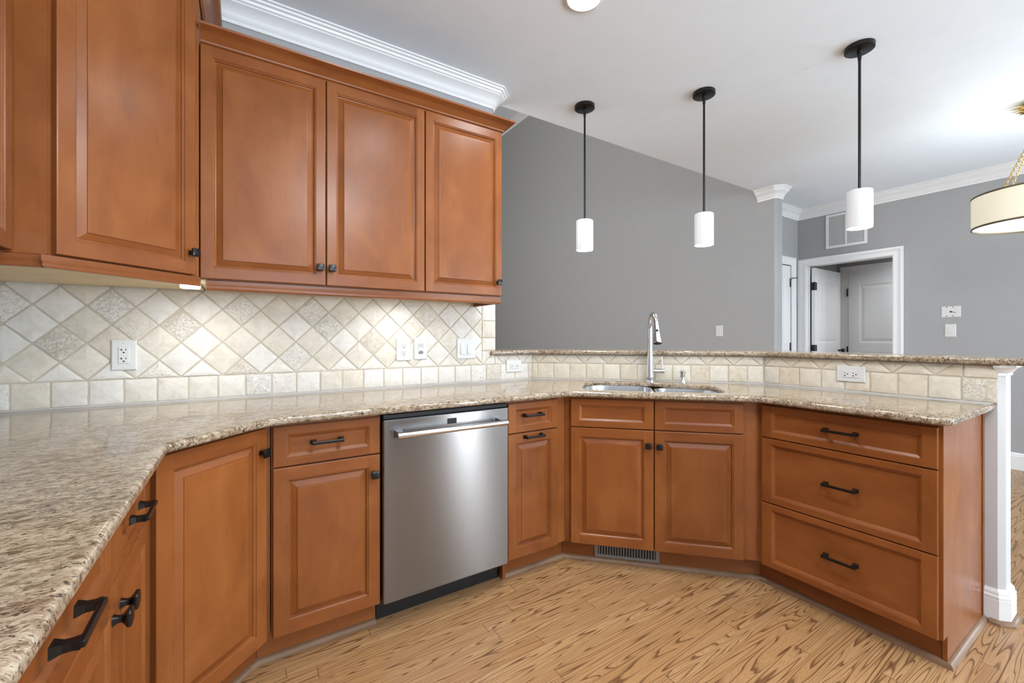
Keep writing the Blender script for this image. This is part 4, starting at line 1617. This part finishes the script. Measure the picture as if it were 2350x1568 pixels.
# ------------------------------------------------------------------ ceiling downlights
def downlight(x, y, label, power):
    p = thing('downlight', label, 'lamp', (x, y, CEIL), 0, 'downlights in the kitchen ceiling')
    lathe('trim_ring', [(0.076, -0.001), (0.090, -0.001), (0.092, -0.004), (0.088, -0.007), (0.078, -0.008), (0.074, -0.005)], 'white_trim', p, 40)
    lathe('lens', [(0.0, -0.014), (0.05, -0.013), (0.076, -0.007), (0.077, -0.002), (0.0, -0.002)], 'downlight_lens', p, 40)
    lt = bpy.data.lights.new('downlight_beam', 'SPOT')
    lt.energy = power
    lt.spot_size = math.radians(150)
    lt.spot_blend = 0.8
    lt.shadow_soft_size = 0.13
    lt.color = (0.93, 0.97, 1.0)
    lo = bpy.data.objects.new('downlight_beam', lt)
    COL.objects.link(lo)
    lo.parent = p
    lo.location = (0, 0, -0.03)


downlight(1.32, 1.466, 'round white downlight in the ceiling at the top of the view, before the opening', 56)
downlight(0.80, 0.85, 'added round downlight in the kitchen ceiling in front of the dishwasher, out of view', 66)  # unseen lamp, added to light the upper cabinets
dl = thing('added_ceiling_lamp', 'added round dome lamp on the kitchen ceiling, unseen behind the viewer', 'lamp', (0.75, -0.45, CEIL))  # unseen dome, added to brighten the ceiling and upper doors
lathe('base', [(0.0, -0.001), (0.15, -0.001), (0.155, -0.02), (0.14, -0.03), (0, -0.03)], 'black_metal', dl, 40)
lathe('shade', [(0.138, -0.03), (0.135, -0.07), (0.11, -0.11), (0.06, -0.135), (0.0, -0.14)], 'opal_glass_lit', dl, 40)
lt = bpy.data.lights.new('dome_glow', 'POINT')
lt.energy = 55
lt.shadow_soft_size = 0.20
lt.color = (0.93, 0.97, 1.0)
lo = bpy.data.objects.new('dome_glow', lt)
COL.objects.link(lo)
lo.parent = dl
lo.location = (0, 0, -0.26)
downlight(1.75, 0.10, 'added round downlight in the kitchen ceiling above the middle of the floor, out of view', 30)  # unseen lamp, added to even out the kitchen brightness
downlight(6.45, 1.4, 'round downlight in the small hall, out of view', 0)  # unseen lamp, added to brighten the hall beyond the opening
hl = [o for o in bpy.data.objects if o.get('label') == 'round downlight in the small hall, out of view'][0]
hl.location.z = 2.44
for ch in hl.children:
    if ch.type == 'LIGHT':
        ch.data.energy = 60

# ------------------------------------------------------------------ drum chandelier
ch = thing('drum_chandelier', 'cream drum lamp shade hanging on gold chains over the dining area', 'lamp', (4.42, 0.51, 0), 0)
R, zb, zt = 0.306, 1.935, 2.145
lathe('shade', [(R, zb), (R, zt), (R - 0.003, zt), (R - 0.003, zb), (R, zb)], 'drum_fabric_lit', ch, 64)
for z in (zb, zt):
    lathe('rim', [(R + 0.001, z - 0.006), (R + 0.0025, z - 0.004), (R + 0.0025, z + 0.004), (R + 0.001, z + 0.006), (R - 0.005, z + 0.006), (R - 0.005, z - 0.006), (R + 0.001, z - 0.006)], 'bronze_band', ch, 64)
lathe('diffuser', [(0, zb + 0.010), (R - 0.006, zb + 0.008), (R - 0.006, zb + 0.012), (0, zb + 0.014)], 'diffuser_lit', ch, 64)
lathe('canopy', [(0, CEIL - 0.03), (0.05, CEIL - 0.03), (0.062, CEIL - 0.02), (0.065, CEIL - 0.001), (0, CEIL - 0.001)], 'gold_metal', ch, 32)
bm = bmesh.new()
for k in range(14):
    a_ = 2 * PI * k / 14
    for zz_, rr in ((CEIL - 0.018, 0.125), (CEIL - 0.040, 0.105)):
        a2 = a_ + (0.22 if zz_ < CEIL - 0.03 else 0)
        add_tube(bm, [(0.03 * math.cos(a2), 0.03 * math.sin(a2), zz_), (0.07 * math.cos(a2), 0.07 * math.sin(a2), zz_ - 0.008), (rr * math.cos(a2), rr * math.sin(a2), zz_ - 0.004)], [0.009, 0.008, 0.001], 6)
obj('starburst', bm, 'gold_metal', ch, smooth=True)
tube('stem', [(0, 0, 2.56), (0, 0, CEIL - 0.02)], 0.008, 'gold_metal', ch, 12)


def chain(p0, p1, link=0.024, wire=0.0019):
    p0, p1 = Vector(p0), Vector(p1)
    d = p1 - p0
    L = d.length
    n = int(L / (link * 0.78))
    bm = bmesh.new()
    q = d.to_track_quat('Z', 'Y').to_matrix()
    for i in range(n):
        c_ = p0 + d * ((i + 0.5) / n)
        pts = []
        for k in range(13):
            t_ = 2 * PI * k / 12
            lx, lz = 0.0068 * math.cos(t_), link / 2 * math.sin(t_)
            v = Vector((lx, 0, lz)) if i % 2 == 0 else Vector((0, lx, lz))
            pts.append(c_ + q @ v)
        add_tube(bm, pts, wire, 6, caps=False)
    return bm


cxv = Vector((0.8447, -0.5352))      # camera right
cfv = Vector((0.5352, 0.8447))       # camera forward
dv = (cxv * -0.98 + cfv * -0.19).normalized()
a0 = math.atan2(dv.y, dv.x)
for k in range(3):
    a_ = a0 + 2 * PI * k / 3
    obj('chain', chain((R * math.cos(a_) * 0.985, R * math.sin(a_) * 0.985, zt + 0.004), (0.006 * math.cos(a_), 0.006 * math.sin(a_), 2.575)), 'gold_metal', ch, smooth=True)
lt = bpy.data.lights.new('chandelier_glow', 'POINT')
lt.energy = 3
lt.shadow_soft_size = 0.12
lt.color = (1, 0.97, 0.92)
lo = bpy.data.objects.new('chandelier_glow', lt)
COL.objects.link(lo)
lo.parent = ch
lo.location = (0, 0, 2.10)
